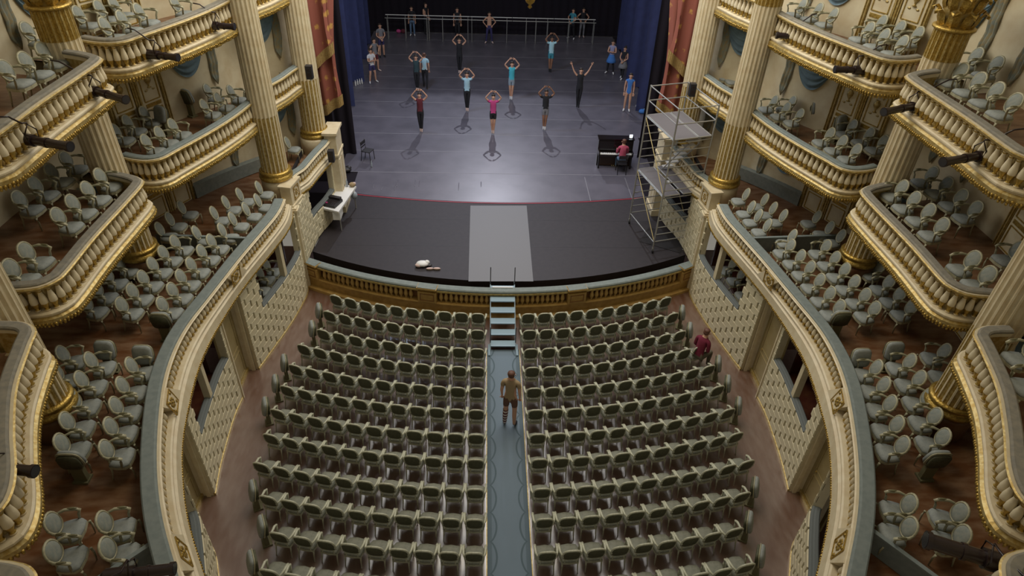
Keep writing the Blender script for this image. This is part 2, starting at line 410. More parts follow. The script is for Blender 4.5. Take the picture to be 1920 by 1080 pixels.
# ------------------------------------------------------------ gallery and tier balconies
GT_L = [(532,374),(517,400),(487,430),(450,478),(421,518),(384,559),(350,604),(321,650),(305,700),(297,755),(294,803),(292,884),(296,958),(304,1007),(321,1072)]
GT_R = [(1347,380),(1353,398),(1370,423),(1398,455),(1431,488),(1463,525),(1500,575),(1533,610),(1563,664),(1585,715),(1597,773),(1606,836),(1608,893),(1603,950),(1591,1007),(1574,1072)]
GB_L = [(543,396),(545,422),(517,467),(465,526),(432,578),(391,633),(366,709),(341,803),(337,844),(341,958),(353,1007),(374,1076)]
GB_R = [(1330,398),(1331,421),(1347,447),(1372,476),(1412,527),(1455,580),(1481,632),(1515,684),(1533,732),(1546,783),(1560,836),(1564,893),(1562,950),(1554,1007),(1538,1072)]
def curve_of(L, z, n=60):
    P = [at(x, y, z) for x, y in L]
    P = [Vector((-abs(p.x), p.y, 0)) for p in P]
    P.append(P[-1]+(P[-1]-P[-2]).normalized()*.9)
    return resample(catmull(P, 6), n)
def avg(A, B, n=60):
    """average of both sides as X(Y), over the shared depth"""
    y1 = (max(p.y for p in A)+max(p.y for p in B))/2; y0 = (min(p.y for p in A)+min(p.y for p in B))/2
    def X(P, y):
        P = sorted(P, key=lambda p: p.y)
        if y <= P[0].y: return P[0].x
        for a, b in zip(P, P[1:]):
            if a.y <= y <= b.y: return a.x+(b.x-a.x)*(y-a.y)/max(1e-6, b.y-a.y)
        return P[-1].x
    out = [Vector((.5*(X(A, y)+X(B, y)), y, 0)) for y in [y1+(y0-y1)*i/(n-1) for i in range(n)]]
    sm = out[:]
    for _ in range(4):
        sm = [sm[0]]+[(sm[i-1]+sm[i]*2+sm[i+1])/4 for i in range(1, n-1)]+[sm[-1]]
    return resample(sm, n)
ZG = 3.93
GT = avg(curve_of(GT_L, ZG), curve_of(GT_R, ZG), 70)
GB = avg(curve_of(GB_L, 3.0), curve_of(GB_R, 3.0), 70)
PD = [(7.2, 4.72), (6.6, 4.58), (6.25, 4.53), (6.0, 4.44), (5.82, 4.2), (5.55, 3.5)]
def mir(P, s): return [Vector((p.x*(-s), p.y, 0)) if s > 0 else p.copy() for p in P]   # s=-1 left, +1 right
BAL_G = baluster_mesh('baluster', .34, .062)
BAL_T = baluster_mesh('baluster', .50, .072)
def beads(mb, P, N, off, z, r, step, D=None, zt=0, h=1):
    L = plen(P); k = max(2, int(L/step)); Q = resample(P, k)
    NN = resample(N, k) if False else None
    for i, q in enumerate(Q):
        t = i/(k-1)*(len(P)-1); j = min(int(t), len(P)-2); f = t-j
        nn = N[j].lerp(N[j+1], f); v = P[j].lerp(P[j+1], f)+nn*off
        if D: v = v+D[j].lerp(D[j+1], f)*((zt-z)/h)
        a = math.atan2(nn.y, nn.x)
        T = Matrix.Translation((v.x, v.y, z+random.uniform(-.012, .012))) @ Matrix.Rotation(a, 4, 'Z')
        mb.ell((0, 0, 0), (r*.8, r*.72, r*.92), 6, 4, M=T)
def balcony(name, label, P, zt, side, h=.92, w=.22, zf=None, gallery=False, D=None, blue=0.0, pedestals=(), group=None, wallR=RW):
    n = len(P); N = normals(P)
    root = thing(name, label, 'balcony', (0, 0, 0), 0, group)
    DK = dict(D=D, zt=zt, h=h)
    vel = 'velvet' if not gallery else 'velvetblue'
    # padded rail
    mb = MB(); sweep(mb, P, N, [(-w, zt-.06), (-w, zt-.02), (-w+.03, zt), (-.06, zt), (-.03, zt-.02), (-.03, zt-.06)], **DK)
    if gallery: mb.build('padded_rail', 'velvetblue', root)
    else: mb.build('padded_rail', 'velvetblue' if blue > .5 else 'velvetbrown', root)
    mb = MB(); sweep(mb, P, N, [(-w+.01, zt-.14), (-w+.01, zt-.05), (.01, zt-.05), (.01, zt-.065), (.035, zt-.08), (.02, zt-.105), (-.01, zt-.14)], ms=[0, 0, 0, 0 if gallery else 1, 1, 0 if gallery else 1, 0], **DK)
    mb.build('rail_moulding', ['cream', 'oldgold'], root)
    bh = .34 if gallery else .50
    zb = zt-.14-bh
    # base cornice
    mb = MB(); sweep(mb, P, N, [(-w, zb), (.02, zb), (.05, zb-.02), (.05, zb-.05), (.02, zb-.07), (.02, zb-.09), (.075, zb-.13), (.075, zt-h+.08), (.03, zt-h), (-w, zt-h)],
                     ms=[0, 0, 0, 1, 0, 0 if gallery else 1, 0 if gallery else 1, 1, 1, 0], **DK)
    mb.build('cornice', ['cream', 'oldgold'], root)
    mb = MB(); beads(mb, P, N, .065, zt-h+.05, .040, .062, **DK); beads(mb, P, N, .04, zt-h-.005, .036, .062, **DK)
    o = mb.build('gilt_leaf_border', 'gold', root); o['kind'] = 'stuff'
    mb = MB(); sweep(mb, P, N, [(-.17, zb), (-.17, zt-.14), (-.15, zt-.14), (-.15, zb)], **DK); mb.build('back_panel', 'oldgold', root)
    # balusters
    step = .155 if gallery else .178
    L = plen(P); k = int(L/step); me = BAL_G if gallery else BAL_T
    for i in range(k):
        t = (i+.5)/k*(n-1); j = min(int(t), n-2); f = t-j
        v = P[j].lerp(P[j+1], f); nn = N[j].lerp(N[j+1], f)
        if any(abs(v.y-y) < hw for y, hw in pedestals): continue
        v = v+nn*-.075
        if D: v = v+D[j].lerp(D[j+1], f)*((zt-zb-.15)/h)
        put('baluster', me, root, (v.x, v.y, zb))
    for y, hw in pedestals:
        ids = [q for q in range(n) if abs(P[q].y-y) < hw+.04]
        if len(ids) < 3: continue
        a, b = ids[0], ids[-1]+1; j = ids[len(ids)//2]
        mb = MB(); sweep(mb, P[a:b], N[a:b], [(-.2, zb-.04), (-.2, zt-.07), (.045, zt-.07), (.06, zb-.04)], **dict(DK, D=D[a:b] if D else None))
        pd = mb.build('pedestal', 'cream', root)
        zc = (zb+zt-.14)/2; v = P[j]+N[j]*.055; tl = 0
        if D: v = v+D[j]*((zt-zc)/h); tl = math.atan2(D[j].dot(N[j]), h)
        o = rosette('rosette', pd, (v.x, v.y, zc), math.atan2(N[j].y, N[j].x)-PI/2, .44, .38); o.rotation_euler = (tl, 0, o.rotation_euler[2])
    # floor and soffit
    zf = zt-.66 if zf is None else zf
    mb = MB(); W = [polar_out(p, wallR) for p in P]
    for zz, mm in ((zf, 0), (zt-h+.01, 1)):
        q = len(mb.v)
        for p, e, nn in zip(P, W, N):
            a = p-nn*(w*.5)
            mb.v.append((a.x, a.y, zz)); mb.v.append((e.x, e.y, zz))
        for i in range(n-1): mb.f.append([q+2*i, q+2*i+1, q+2*i+3, q+2*i+2]); mb.m.append(mm); mb.sm.append(False)
    mb.build('floor_slab', ['gallerywood', 'wallcream'], root)
    return root
ZF = 3.30
SIDEN = {-1: 'left', 1: 'right'}
for s in (-1, 1):
    P = mir(GT, s); Q = mir(GB, s)
    D = [b-a for a, b in zip(P, Q)]
    balcony('gallery_balcony', 'long horseshoe balcony with blue padded rail curving round the %s of the stalls' % SIDEN[s], P, ZG, s, h=.93, w=.30, zf=ZF, gallery=True, D=D,
            pedestals=[(at(x_, y_, 3.6).y, .33) for x_, y_ in ((433, 528), (322, 768), (348, 1062))])
Z1, Z2 = 6.45, 9.28
PA = [(9.6, 15.3), (9.2, 15.15), (8.85, 15.12), (8.58, 15.28), (8.4, 15.7), (7.93, 16.85), (7.58, 17.95), (7.38, 19.0), (7.38, 19.3), (7.55, 19.5)]
PBp = [(9.4, 14.52), (9.0, 14.38), (8.68, 14.2), (8.53, 13.95), (8.53, 13.1), (8.57, 11.7), (8.54, 10.5), (8.60, 10.18), (8.84, 9.95), (9.45, 9.86)]
PC = [(8.95, 9.0), (8.5, 8.97), (8.23, 8.78), (8.12, 8.4), (7.82, 7.45), (7.38, 6.57), (7.0, 5.92), (6.83, 5.5), (6.85, 5.22), (7.15, 4.98)]
def dense(L, n): return resample(catmull(L, 8), n)
BAYN = {'A': 'bay nearest the stage', 'B': 'middle bay', 'C': 'bay nearest the camera', 'D': 'bottom corner of the picture'}
for s in (-1, 1):
    for key, L in (('A', PA), ('B', PBp), ('C', PC), ('D', PD)):
        P = mir(dense([(-x_, y_) for x_, y_ in L], 44), s)
        balcony('tier_balcony', 'lower tier balcony with cream balusters in the %s on the %s' % (BAYN[key], SIDEN[s]), P, Z1, s, blue=1 if key == 'A' else 0, group='tier balconies between the columns')
        if key in 'AB':
            balcony('tier_balcony', 'upper tier balcony with cream balusters in the %s on the %s' % (BAYN[key], SIDEN[s]), P, Z2, s, group='tier balconies between the columns')
    # small stage bay
    def pp(L, z):
        P = [at(x, y, z) for x, y in L]; return mir(resample(catmull([(p.x, p.y) for p in P], 8), 24), s)
    balcony('stage_box_balcony', 'small curved balcony beside the stage at gallery level, %s side' % SIDEN[s], pp([(548,330),(556,323),(571,313),(585,297),(599,281),(612,268),(620,256)], ZG), ZG, s, h=.8, w=.24, zf=ZF, gallery=True, wallR=12)
    balcony('stage_box_balcony', 'small lower tier balcony beside the stage between two columns, %s side' % SIDEN[s], pp([(500,160),(512,153),(530,143),(548,130),(562,120),(566,108),(556,98)], Z1), Z1, s, blue=1, wallR=12)
    PU = pp([(500,160),(512,153),(530,143),(548,130),(562,120),(566,108),(556,98)], Z1)
    balcony('stage_box_balcony', 'small upper tier balcony beside the stage between two columns, %s side' % SIDEN[s], PU, Z2, s, wallR=12)

# ------------------------------------------------------------ upper walls with doors and drapery
ANG = {'A': 26.5, 'B': -5.5, 'C': -37}
def wallpt(a, R=RW): a = math.radians(a); return Vector((R*math.cos(a), CEN.y+R*math.sin(a), 0))
def door_panels(n, key, zf, s, lab):
    root = bpy.data.objects.new('door_%d' % n, None); C.objects.link(root); struct(root)
    a = ANG[key]; p = wallpt(a, RW-.03); root.location = (p.x*s, p.y, zf)
    # local +Y towards hall
    d = Vector((-p.x*s, CEN.y-p.y, 0)); root.rotation_euler = (0, 0, math.atan2(d.y, d.x)-PI/2)
    for x in (-.86, 0, .86):
        MB().box((x, .03, 1.06), (.13 if x else .2, .07, 2.12)).tube((x-.04, .08, 0), (x-.04, .08, 2.12), .015).tube((x+.04, .08, 0), (x+.04, .08, 2.12), .015).build('gilt_pilaster', 'oldgold', root)
    for x in (-.45, .45):
        lf = MB().box((x, .02, 1.06), (.66, .04, 2.1)).build('door_leaf', 'wallcream', root)
        mb = MB()
        for z0, z1 in ((.06, .62), (.86, 2.02)):
            for a_, b_, cx, cz in ((.5, .025, 0, z0), (.5, .025, 0, z1), (.025, z1-z0, .25, (z0+z1)/2), (.025, z1-z0, -.25, (z0+z1)/2)): mb.box((x+cx, .05, cz), (a_, .02, b_))
        mb.box((x, .05, .74), (.5, .015, .10))
        mb.build('gilt_frame', 'gold', lf)
        # urn ornament
        mb = MB().lathe([(.02, 0), (.07, .02), (.02, .06), (.03, .1), (.09, .2), (.10, .28), (.05, .33), (.07, .36)], 8, (x, .05, 1.2))
        for k in range(7):
            an = PI*(k+.5)/7; mb.ell((x+math.cos(an)*.13, .05, 1.62+math.sin(an)*.16), (.035, .015, .06), 6, 4)
        for k in (-1, 1): mb.ell((x+k*.12, .05, 1.15), (.05, .012, .03), 6, 4)
        mb.build('urn_ornament', 'oldgold', lf)
def swag_mesh():
    """draped swag of cloth in folds, 1.15 m wide; +Y towards the hall"""
    mb = MB(); nu, nv = 24, 26; W = 1.4
    for k, (inset, zsag0, zsag1, dep) in enumerate(((0, .10, .62, .05),)):
        vs = []; fs = []
        for j in range(nv+1):
            t = j/nv; sag = .04+1.15*t
            for i in range(nu+1):
                u = i/nu*2-1; x = u*W/2*(1-.06*t); z = -sag*(1-u*u)**.62 - .02
                y = .03+.07*math.sin(t*PI)*(1-u*u)+.03*math.sin(t*38)*(1-u*u)**.3
                vs.append((x, y, z))
        for j in range(nv):
            for i in range(nu): a = j*(nu+1)+i; fs.append((a, a+1, a+nu+2, a+nu+1))
        mb.add(vs, fs, 0, True)
    return mb.mesh('swag', 'drapery')
def tail_mesh():
    mb = MB(); nu, nv = 8, 14; vs = []; fs = []
    for j in range(nv+1):
        t = j/nv; wd = .30*(1-.12*t) if t < .85 else .30*(.9)*(1-t)/.15*.9+.01
        for i in range(nu+1):
            u = i/nu*2-1; vs.append((u*wd/2+.02*math.sin(t*9), .03+.025*math.cos(u*9)+.02*math.sin(t*22), -1.75*t))
    for j in range(nv):
        for i in range(nu): a = j*(nu+1)+i; fs.append((a, a+1, a+nu+2, a+nu+1))
    mb.add(vs, fs, 0, True); return mb.mesh('tail', 'draperyback')
SW, TL = swag_mesh(), tail_mesh()
dn = 1
for s in (-1, 1):
    struct(MB().prism([(x*s, y) for x, y in ((7.1, 17.9), (6.85, 19.4), (6.45, 20.8), (6.3, 23.0), (9.6, 23.0), (10.2, 17.6))], ZF-.12, ZF-.02).build('floor_stage_box_%s' % SIDEN[s], 'gallerywood'))
    mb = MB(); k = 60; R2 = 10.85
    A = [(-62+ (114)*i/k) for i in range(k+1)]
    for z0, z1 in ((ZF-.5, 13.2),):
        q = len(mb.v)
        for a in A:
            p = wallpt(a)
            if a > 40: p = wallpt(a, RW+.6*min(1, (a-40)/6)); 
            mb.v += [(p.x*s, p.y, z0), (p.x*s, p.y, z1)]
        mb.v += [(s*7.05, 22.95, z0), (s*7.05, 22.95, z1)]
        for i in range(k+1): mb.f.append([q+2*i, q+2*i+1, q+2*i+3, q+2*i+2]); mb.m.append(0); mb.sm.append(True)
    uw = struct(mb.build('wall_upper_%s' % SIDEN[s], 'wallcream'))
    # skirting bench along the gallery wall
    mb = MB(); Q = [wallpt(a)*1 for a in range(31, 47, 2)]; Q = [Vector((p.x*s, p.y, 0)) for p in Q]
    sweep(mb, Q, [(CEN-p).normalized() for p in Q], [(0, ZF), (.14, ZF), (.14, ZF+.42), (0, ZF+.46)]); mb.build('velvet_wainscot', 'velvet', uw)
    for key in ('A', 'B', 'C'):
        for zf in ((ZF, Z1-.66, Z2-.66) if key != 'C' else (ZF, Z1-.66)):
            door_panels(dn, key, zf, s, ''); dn += 1
            topz = {ZF: Z1-.94, Z1-.66: Z2-.94, Z2-.66: Z2+1.5}[zf]
            for sg in (-1, 1):
                for me, da, nm in ((SW, 9.0, 'drapery_swag'), (TL, 13.2, 'drapery_tail')):
                    p = wallpt(ANG[key]+sg*da, RW-.02); d = Vector((-p.x*s, CEN.y-p.y, 0))
                    put(nm, me, uw, (p.x*s, p.y, topz-(.22 if nm == 'drapery_swag' else .12)), math.atan2(d.y, d.x)-PI/2)
    for zt_ in (Z1-.84, Z2-.94):
        p = at(528, 30, 8) if False else wallpt(52, RW+.56); d = Vector((-p.x*s, CEN.y-p.y, 0)); rz = math.atan2(d.y, d.x)-PI/2
        put('drapery_tail', TL, uw, (p.x*s, p.y, zt_), rz)
        p = wallpt(49, RW+.56); put('drapery_swag', SW, uw, (p.x*s, p.y, zt_), rz)
# ------------------------------------------------------------ columns
def flute(mb, r0, r1, z0, z1, n=20, m=0, m2=0, rod=False):
    """fluted drum: alternating narrow fillets and hollow flutes"""
    prof = []
    for i in range(n):
        a = 2*PI*i/n; w = 2*PI/n
        for da, rr in ((0, 1), (.26, 1), (.34, .945), (.50, .90 if not rod else .93), (.63, .885 if not rod else .97), (.76, .90 if not rod else .93), (.92, .945)):
            prof.append((a+da*w, rr))
    k = len(mb.v); q = len(prof)
    for r, z in ((r0, z0), (r1, z1)):
        for a, rr in prof: mb.v.append((r*rr*math.cos(a), r*rr*math.sin(a), z))
    for i in range(q):
        mb.f.append([k+i, k+(i+1) % q, k+q+(i+1) % q, k+q+i]); mb.m.append(m if i % 7 in (0, 6) else m2); mb.sm.append(False)
def make_column(name, label, x, y, square, capital):
    root = thing(name, label, 'column', (x, y, ZF), 0, None)
    zb = .60; r = .40
    if square == 'round': MB().lathe([(.54, -.1), (.54, .53), (.50, .60)], 28).build('plinth', 'cream', root)
    else: MB().lathe([(.49, 0), (.49, .5), (.47, .60)], 28).build('plinth', 'gallerywood' if square == 'n' else 'cream', root)
    MB().lathe([(.50, zb), (.515, zb+.04), (.51, zb+.10), (.47, zb+.13), (.455, zb+.17), (.485, zb+.20), (.485, zb+.25), (.43, zb+.28)], 32, ms=[0]*5+[0]*3).build('base_moulding', 'gold', root)
    zc = 5.95-ZF
    mb = MB(); flute(mb, r, r*.985, zb+.27, zc, m=0, m2=1, rod=True); mb.build('lower_shaft', ['cream', 'oldgold'], root)
    zt = 9.42-ZF
    mb = MB(); flute(mb, r*.985, r*.94, zc, zt, m=0, m2=0); mb.build('shaft', 'cream', root)
    mb = MB(); flute(mb, r*.945, r*.925, zt, zt+.62, m=0, m2=1, rod=True); mb.build('garlanded_neck', ['oldgold', 'gold'], root)
    zn = zt+.62
    MB().lathe([(.39, zn), (.44, zn+.03), (.44, zn+.07), (.39, zn+.10)], 28).build('collar', 'gold', root)
    if capital:
        cp = MB().lathe([(.34, zn+.08), (.34, zn+.5), (.40, zn+.85), (.50, zn+1.0)], 24).build('capital', 'oldgold', root)
        MB().box((0, 0, zn+1.06), (1.0, 1.0, .12), .4).build('abacus', 'gold', root)
        mb = MB()
        P = [(0, .34, 0), (0, .40, .12), (0, .43, .26), (0, .52, .34), (0, .57, .30), (0, .55, .24)]
        Wd = [.10, .125, .11, .09, .05, .015]; vs = []; fs = []
        for (x0, y0, z0), w_ in zip(P, Wd):
            for u in (-1, -.5, 0, .5, 1): vs.append((u*w_, y0-.035*abs(u)+(.02 if u == 0 else 0), z0+.02*abs(u)))
        for j in range(5):
            for i in range(4): a = j*5+i; fs.append((a, a+1, a+6, a+5))
        mb.add(vs, fs, 0, False); leaf = mb.mesh('acanthus_leaf', 'gold')
        for row, (nn, zz, off) in enumerate(((8, zn+.08, 0), (8, zn+.40, PI/8))):
            for i in range(nn): put('acanthus_leaf', leaf, cp, (0, 0, zz), off+2*PI*i/nn)
        for i in range(4):
            a = PI/4+i*PI/2+.4; sc_ = MB()
            for t in range(10):
                an = t*.6; rr = .11*(1-t/13); sc_.ell((math.cos(a)*(.50+rr*math.cos(an)), math.sin(a)*(.50+rr*math.cos(an)), zn+.85+rr*math.sin(an)), (.035, .035, .035), 6, 4)
            sc_.build('volute', 'gold', cp)
    return root
CN = [('by the proscenium curtain', 6.62, 22.3, 'round', 0), ('between the stage box and the first tier balcony', 7.2, 19.15, 'sq', 0),
      ('with gilt leafy capital between the first and middle tier balconies', 9.65, 14.75, 'n', 1), ('between the middle balcony and the balcony nearest the camera', 9.2, 9.35, 'n', 0)]
for s in (-1, 1):
    for d_, x, y, sq, cap in CN:
        make_column('fluted_column', 'tall cream fluted column %s, %s side' % (d_, SIDEN[s]), s*x, y, sq, cap)
    # pedestal block of the column beside the stage
    p0 = [at(x, y, 3.85) for x, y in ((528,340),(548,318),(557,327),(540,348))]
    rt = thing('column_pedestal', 'cream pedestal block with gilt rosette below the column beside the stage, %s side' % SIDEN[s], 'pedestal', (s*6.76, 18.88, 0), 0)
    rz = s*.17
    MB().box((0, 0, 3.5), (.34, .70, .66), rz).box((0, 0, 3.83), (.42, .80, .05), rz).box((0, 0, 3.17), (.42, .80, .06), rz).build('block', 'cream', rt)
    rosette('rosette', rt, (-s*.17, 0, 3.5), rz+s*PI/2, .36, .42)

# ------------------------------------------------------------ lower walls of cream blocks
bk = MB()
def brick_mesh():
    mb = MB(); x, y, z = .5, .5, .5; i = .03
    vs = [(-x, -y, -z), (x, -y, -z), (x, -y, z), (-x, -y, z), (-x, .1, -z), (x, .1, -z), (x, .1, z), (-x, .1, z), (-x+i, y, -z+i*2), (x-i, y, -z+i*2), (x-i, y, z-i*2), (-x+i, y, z-i*2)]
    fs = [(0, 1, 5, 4), (1, 2, 6, 5), (2, 3, 7, 6), (3, 0, 4, 7), (4, 5, 9, 8), (5, 6, 10, 9), (6, 7, 11, 10), (7, 4, 8, 11), (8, 9, 10, 11)]
    mb.add(vs, fs); return mb.mesh('brick', 'brickcream')
BR = brick_mesh()
def wall_run(parent, pts, z0, z1, openings=(), bl=.50, bh=.22, s=1):
    """pts plan polyline (mirrored already). openings: (s0, s1, zsill)"""
    P = [Vector((x, y, 0)) for x, y in pts]; P = resample(catmull([(p.x, p.y) for p in P], 8), 80)
    N = normals(P); L = plen(P)
    def pos(u):
        t = max(0, min(1, u/L))*(len(P)-1); j = min(int(t), len(P)-2); f = t-j
        return P[j].lerp(P[j+1], f), N[j].lerp(N[j+1], f).normalized()
    # solid wall pieces around the openings
    cuts = sorted({0, L, *[a for o_ in openings for a in o_[:2]]})
    mb = MB()
    for a, b in zip(cuts, cuts[1:]):
        if b-a < .01: continue
        top = z1
        for o_ in openings:
            if o_[0]-.001 <= a and b <= o_[1]+.001: top = o_[2]
        Q = [pos(a+(b-a)*i/10) for i in range(11)]
        sweep(mb, [q[0] for q in Q], [q[1] for q in Q], [(-.16, z0), (-.16, top), (0, top), (0, z0)], ms=[0, 0, 1, 0])
    mb.build('wall_core', ['wallcream', 'joint'], parent)
    j = 0; z = z0+.09
    while z < z1-.03:
        zt = min(z+bh, z1)
        u = -(bl/2 if j % 2 else 0)
        while u < L:
            a, b = max(0, u+.026), min(L, u+bl-.026)
            u += bl
            segs = [(a, b)]
            for o_ in openings:
                if zt > o_[2]+.03:
                    ns = []
                    for (c, d) in segs:
                        if d <= o_[0] or c >= o_[1]: ns.append((c, d)); continue
                        if c < o_[0]: ns.append((c, o_[0]))
                        if d > o_[1]: ns.append((o_[1], d))
                    segs = ns
            for c, d in segs:
                if d-c < .05: continue
                p, n_ = pos((c+d)/2)
                o = put('brick', BR, parent, (p.x+n_.x*.018, p.y+n_.y*.018, (z+zt)/2), math.atan2(n_.y, n_.x)-PI/2)
                o.scale = (d-c, .05, zt-z-.002)
        z += bh; j += 1
    # skirting
    Q = [pos(L*i/30) for i in range(31)]
    mb = MB(); sweep(mb, [q[0] for q in Q], [q[1] for q in Q], [(0, 0), (.055, 0), (.055, .07), (0, .09)]); mb.build('skirting', 'oldgold', parent)
    return pos, L
def sill(parent, pos, a, b, z, mul=()):
    Q = [pos(a+(b-a)*i/16) for i in range(17)]; P = [q[0] for q in Q]; N = [q[1] for q in Q]
    mb = MB(); sweep(mb, P, N, [(-.16, z-.03), (-.16, z+.02), (-.13, z+.05), (-.06, z+.05), (-.04, z+.03), (.0, z+.03), (.03, z+.0), (.03, z-.04)], ms=[0]*8); mb.build('padded_sill', 'velvetsill', parent)
    for u in mul:
        p, n_ = pos(u); a_ = math.atan2(n_.y, n_.x)-PI/2
        MB().box((0, -.07, (z+2.95)/2), (.16, .16, 2.95-z)).build('mullion', 'wallcream', parent, (p.x, p.y, 0), a_)
W1 = [(6.68, 18.5), (6.62, 17.9), (6.77, 16.65), (7.04, 15.37), (7.26, 14.42)]
W2 = [(7.4, 13.26), (7.42, 12.6), (7.37, 11.82), (7.28, 10.9), (7.14, 10.05)]
W3 = [(7.25, 9.03), (6.72, 8.58), (6.38, 7.9), (6.0, 7.0), (5.5, 6.0), (5.0, 5.2)]
for s in (-1, 1):
    root = bpy.data.objects.new('wall_%s' % SIDEN[s], None); C.objects.link(root); struct(root)
    m = lambda L: [(x*s, y) for x, y in L]
    pos, L = wall_run(root, m(W1), 0, 3.0, ((.3, 3.2, 1.65),)); sill(root, pos, .2, 3.2, 1.65, (1.65,))
    pos, L = wall_run(root, m(W2), 0, 3.0, ((.12, 2.7, 1.65),)); sill(root, pos, .02, 2.7, 1.65, (1.5,))
    pos, L = wall_run(root, m(W3), 0, 3.0, ((.7, 3.0, 1.5),)); sill(root, pos, .6, 3.0, 1.5, ())
    # door recesses between the block walls
    for k, (a, b) in enumerate((((7.28, 14.40), (7.42, 13.28)), ((7.16, 10.03), (7.27, 9.05)))):
        dr = bpy.data.objects.new('door_%d' % dn, None); C.objects.link(dr); struct(dr); dn += 1
        a = Vector((a[0]*s, a[1], 0)); b = Vector((b[0]*s, b[1], 0)); mid = (a+b)/2; L = (b-a).length
        n_ = Vector((-s, 0, 0)); dr.location = mid; dr.rotation_euler = (0, 0, s*PI/2)   # local +Y towards the hall
        MB().box((0, -.24, 1.5), (L+.3, .05, 3)).build('door_leaf', 'leafochre', dr)
        for sx in (-1, 1):
            MB().box((sx*(L/2+.02), -.12, 1.5), (.04, .22, 3)).box((sx*(L/2-.01), -.03, 1.5), (.05, .10, 3)).build('door_jamb', 'cream', dr)
        MB().box((0, -.19, .05), (L, .06, .1)).build('threshold', 'oldgold', dr)
        mb = MB()
        for zc, hh in ((.55, .75), (1.75, 1.3)):
            for a_, b_, cx, cz in ((L*.7, .03, 0, zc-hh/2), (L*.7, .03, 0, zc+hh/2), (.03, hh, L*.35, zc), (.03, hh, -L*.35, zc)): mb.box((cx, -.205, cz), (a_, .02, b_))
        mb.build('panel_frame', 'leafochre', dr)
        MB().lathe([(.02, 0), (.03, .02), (.02, .05)], 8, (L*.3, -.20, 1.05)).build('door_knob', 'gold', dr)
    # dim boxes behind the openings
    bx = bpy.data.objects.new('wall_box_%s' % SIDEN[s], None); C.objects.link(bx); struct(bx)
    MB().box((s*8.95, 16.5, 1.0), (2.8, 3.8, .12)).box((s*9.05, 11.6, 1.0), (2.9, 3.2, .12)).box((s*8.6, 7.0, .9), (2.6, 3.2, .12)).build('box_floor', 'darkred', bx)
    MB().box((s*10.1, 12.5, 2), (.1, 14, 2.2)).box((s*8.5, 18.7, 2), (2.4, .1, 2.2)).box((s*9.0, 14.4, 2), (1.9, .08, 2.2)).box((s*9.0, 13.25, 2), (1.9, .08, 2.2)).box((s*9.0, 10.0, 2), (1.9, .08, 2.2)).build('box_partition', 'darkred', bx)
    # wall beside the apron
    root = bpy.data.objects.new('wall_apron_%s' % SIDEN[s], None); C.objects.link(root); struct(root)
    pos, L = wall_run(root, m([(6.56, 18.5), (6.48, 20.0), (6.2, 21.2), (6.05, 22.6)]), .95, 3.1, ((1.3, 3.3, 2.0),), s=s); sill(root, pos, 1.25, 3.35, 2.0)
    MB().box((s*7.1, 21.0, 2.6), (.08, 2.8, 1.6)).build('box_back', 'dark', root)
    MB().box((s*6.64, 18.5, 1.6), (.2, .22, 3.1)).box((s*6.63, 18.5, 3.05), (.26, .28, .08)).build('corner_pilaster', 'cream', root)
    # proscenium pier
    pr = thing('proscenium_pier', 'white panelled pier with stepped cap beside the stage opening, %s side' % SIDEN[s], 'pier', (s*6.02, 22.3, 0))
    MB().box((0, 0, 2.55), (.40, .9, 3.1)).build('shaft', 'cream', pr)
    for c_, s_, n_ in (((0, 0, 4.12), (.52, 1.04, .09), 'cap'), ((0, 0, 3.3), (.47, .98, .08), 'band'), ((0, 0, 1.12), (.48, 1.0, .24), 'foot')): MB().box(c_, s_).build(n_, 'cream', pr)
    for yy in (-.2, .2): MB().box((-s*.21, yy, 2.3), (.02, .28, 1.6)).build('panel', 'cream', pr)
    # black masking, then house curtain
    mk = struct(MB().box((s*8.2, 24.4, 7), (3.6, .3, 12.5)).build('wall_proscenium_%s' % SIDEN[s], 'blackcloth'))

# ------------------------------------------------------------ stage drapes
def drape(name, label, p0, p1, z0, z1, m, folds, amp, grp=None, slope=0, parent=None, hem=None):
    p0, p1 = Vector(p0), Vector(p1); L = (p1-p0).length; d = (p1-p0)/L; nn = Vector((-d.y, d.x, 0))
    nu = folds*6; mb = MB(); rows = 7
    for th in (0, .03):
        k = len(mb.v)
        for j in range(rows+1):
            for i in range(nu+1):
                u = i/nu; w_ = math.sin(u*folds*2*PI)*amp*(1+.25*math.sin(j*1.1+u*5))
                q = p0+d*(u*L)+nn*(w_+th); zz = z0+slope*u+(z1-z0-slope*u)*j/rows
                mb.v.append((q.x-p0.x, q.y-p0.y, zz))
        for j in range(rows):
            for i in range(nu): a = k+j*(nu+1)+i; mb.f.append([a, a+1, a+nu+2, a+nu+1]); mb.m.append(0); mb.sm.append(True)
    o = mb.build(name, m, parent, (p0.x, p0.y, 0))
    if label: tag(o, label, 'curtain', grp)
    return o
WN = ['nearest the audience', 'second from the audience', 'third from the audience', 'furthest upstage']
for s in (-1, 1):
    drape('leg_curtain', 'black narrow curtain just inside the proscenium, stage %s' % SIDEN[s], (s*6.15, 26.75, 0), (s*9.2, 26.65, 0), 1.03, 14, 'blackcloth', 7, .05, 'stage leg curtains')
    for k, (x, y) in enumerate(((7.05, 32.1), (7.08, 35.5), (7.38, 39.2), (7.6, 42.0))):
        drape('leg_curtain', 'dark blue leg curtain %s, stage %s' % (WN[k], SIDEN[s]), (s*x, y, 0), (s*(x+3.4), y-.1, 0), 1.03, 14.5, 'navy', 6, .025, 'stage leg curtains')
drape('back_curtain', 'black curtain across the back of the stage behind the barre', (-10.5, 44.75, 0), (10.5, 44.75, 0), 1.03, 13.5, 'blackcloth', 40, .05)
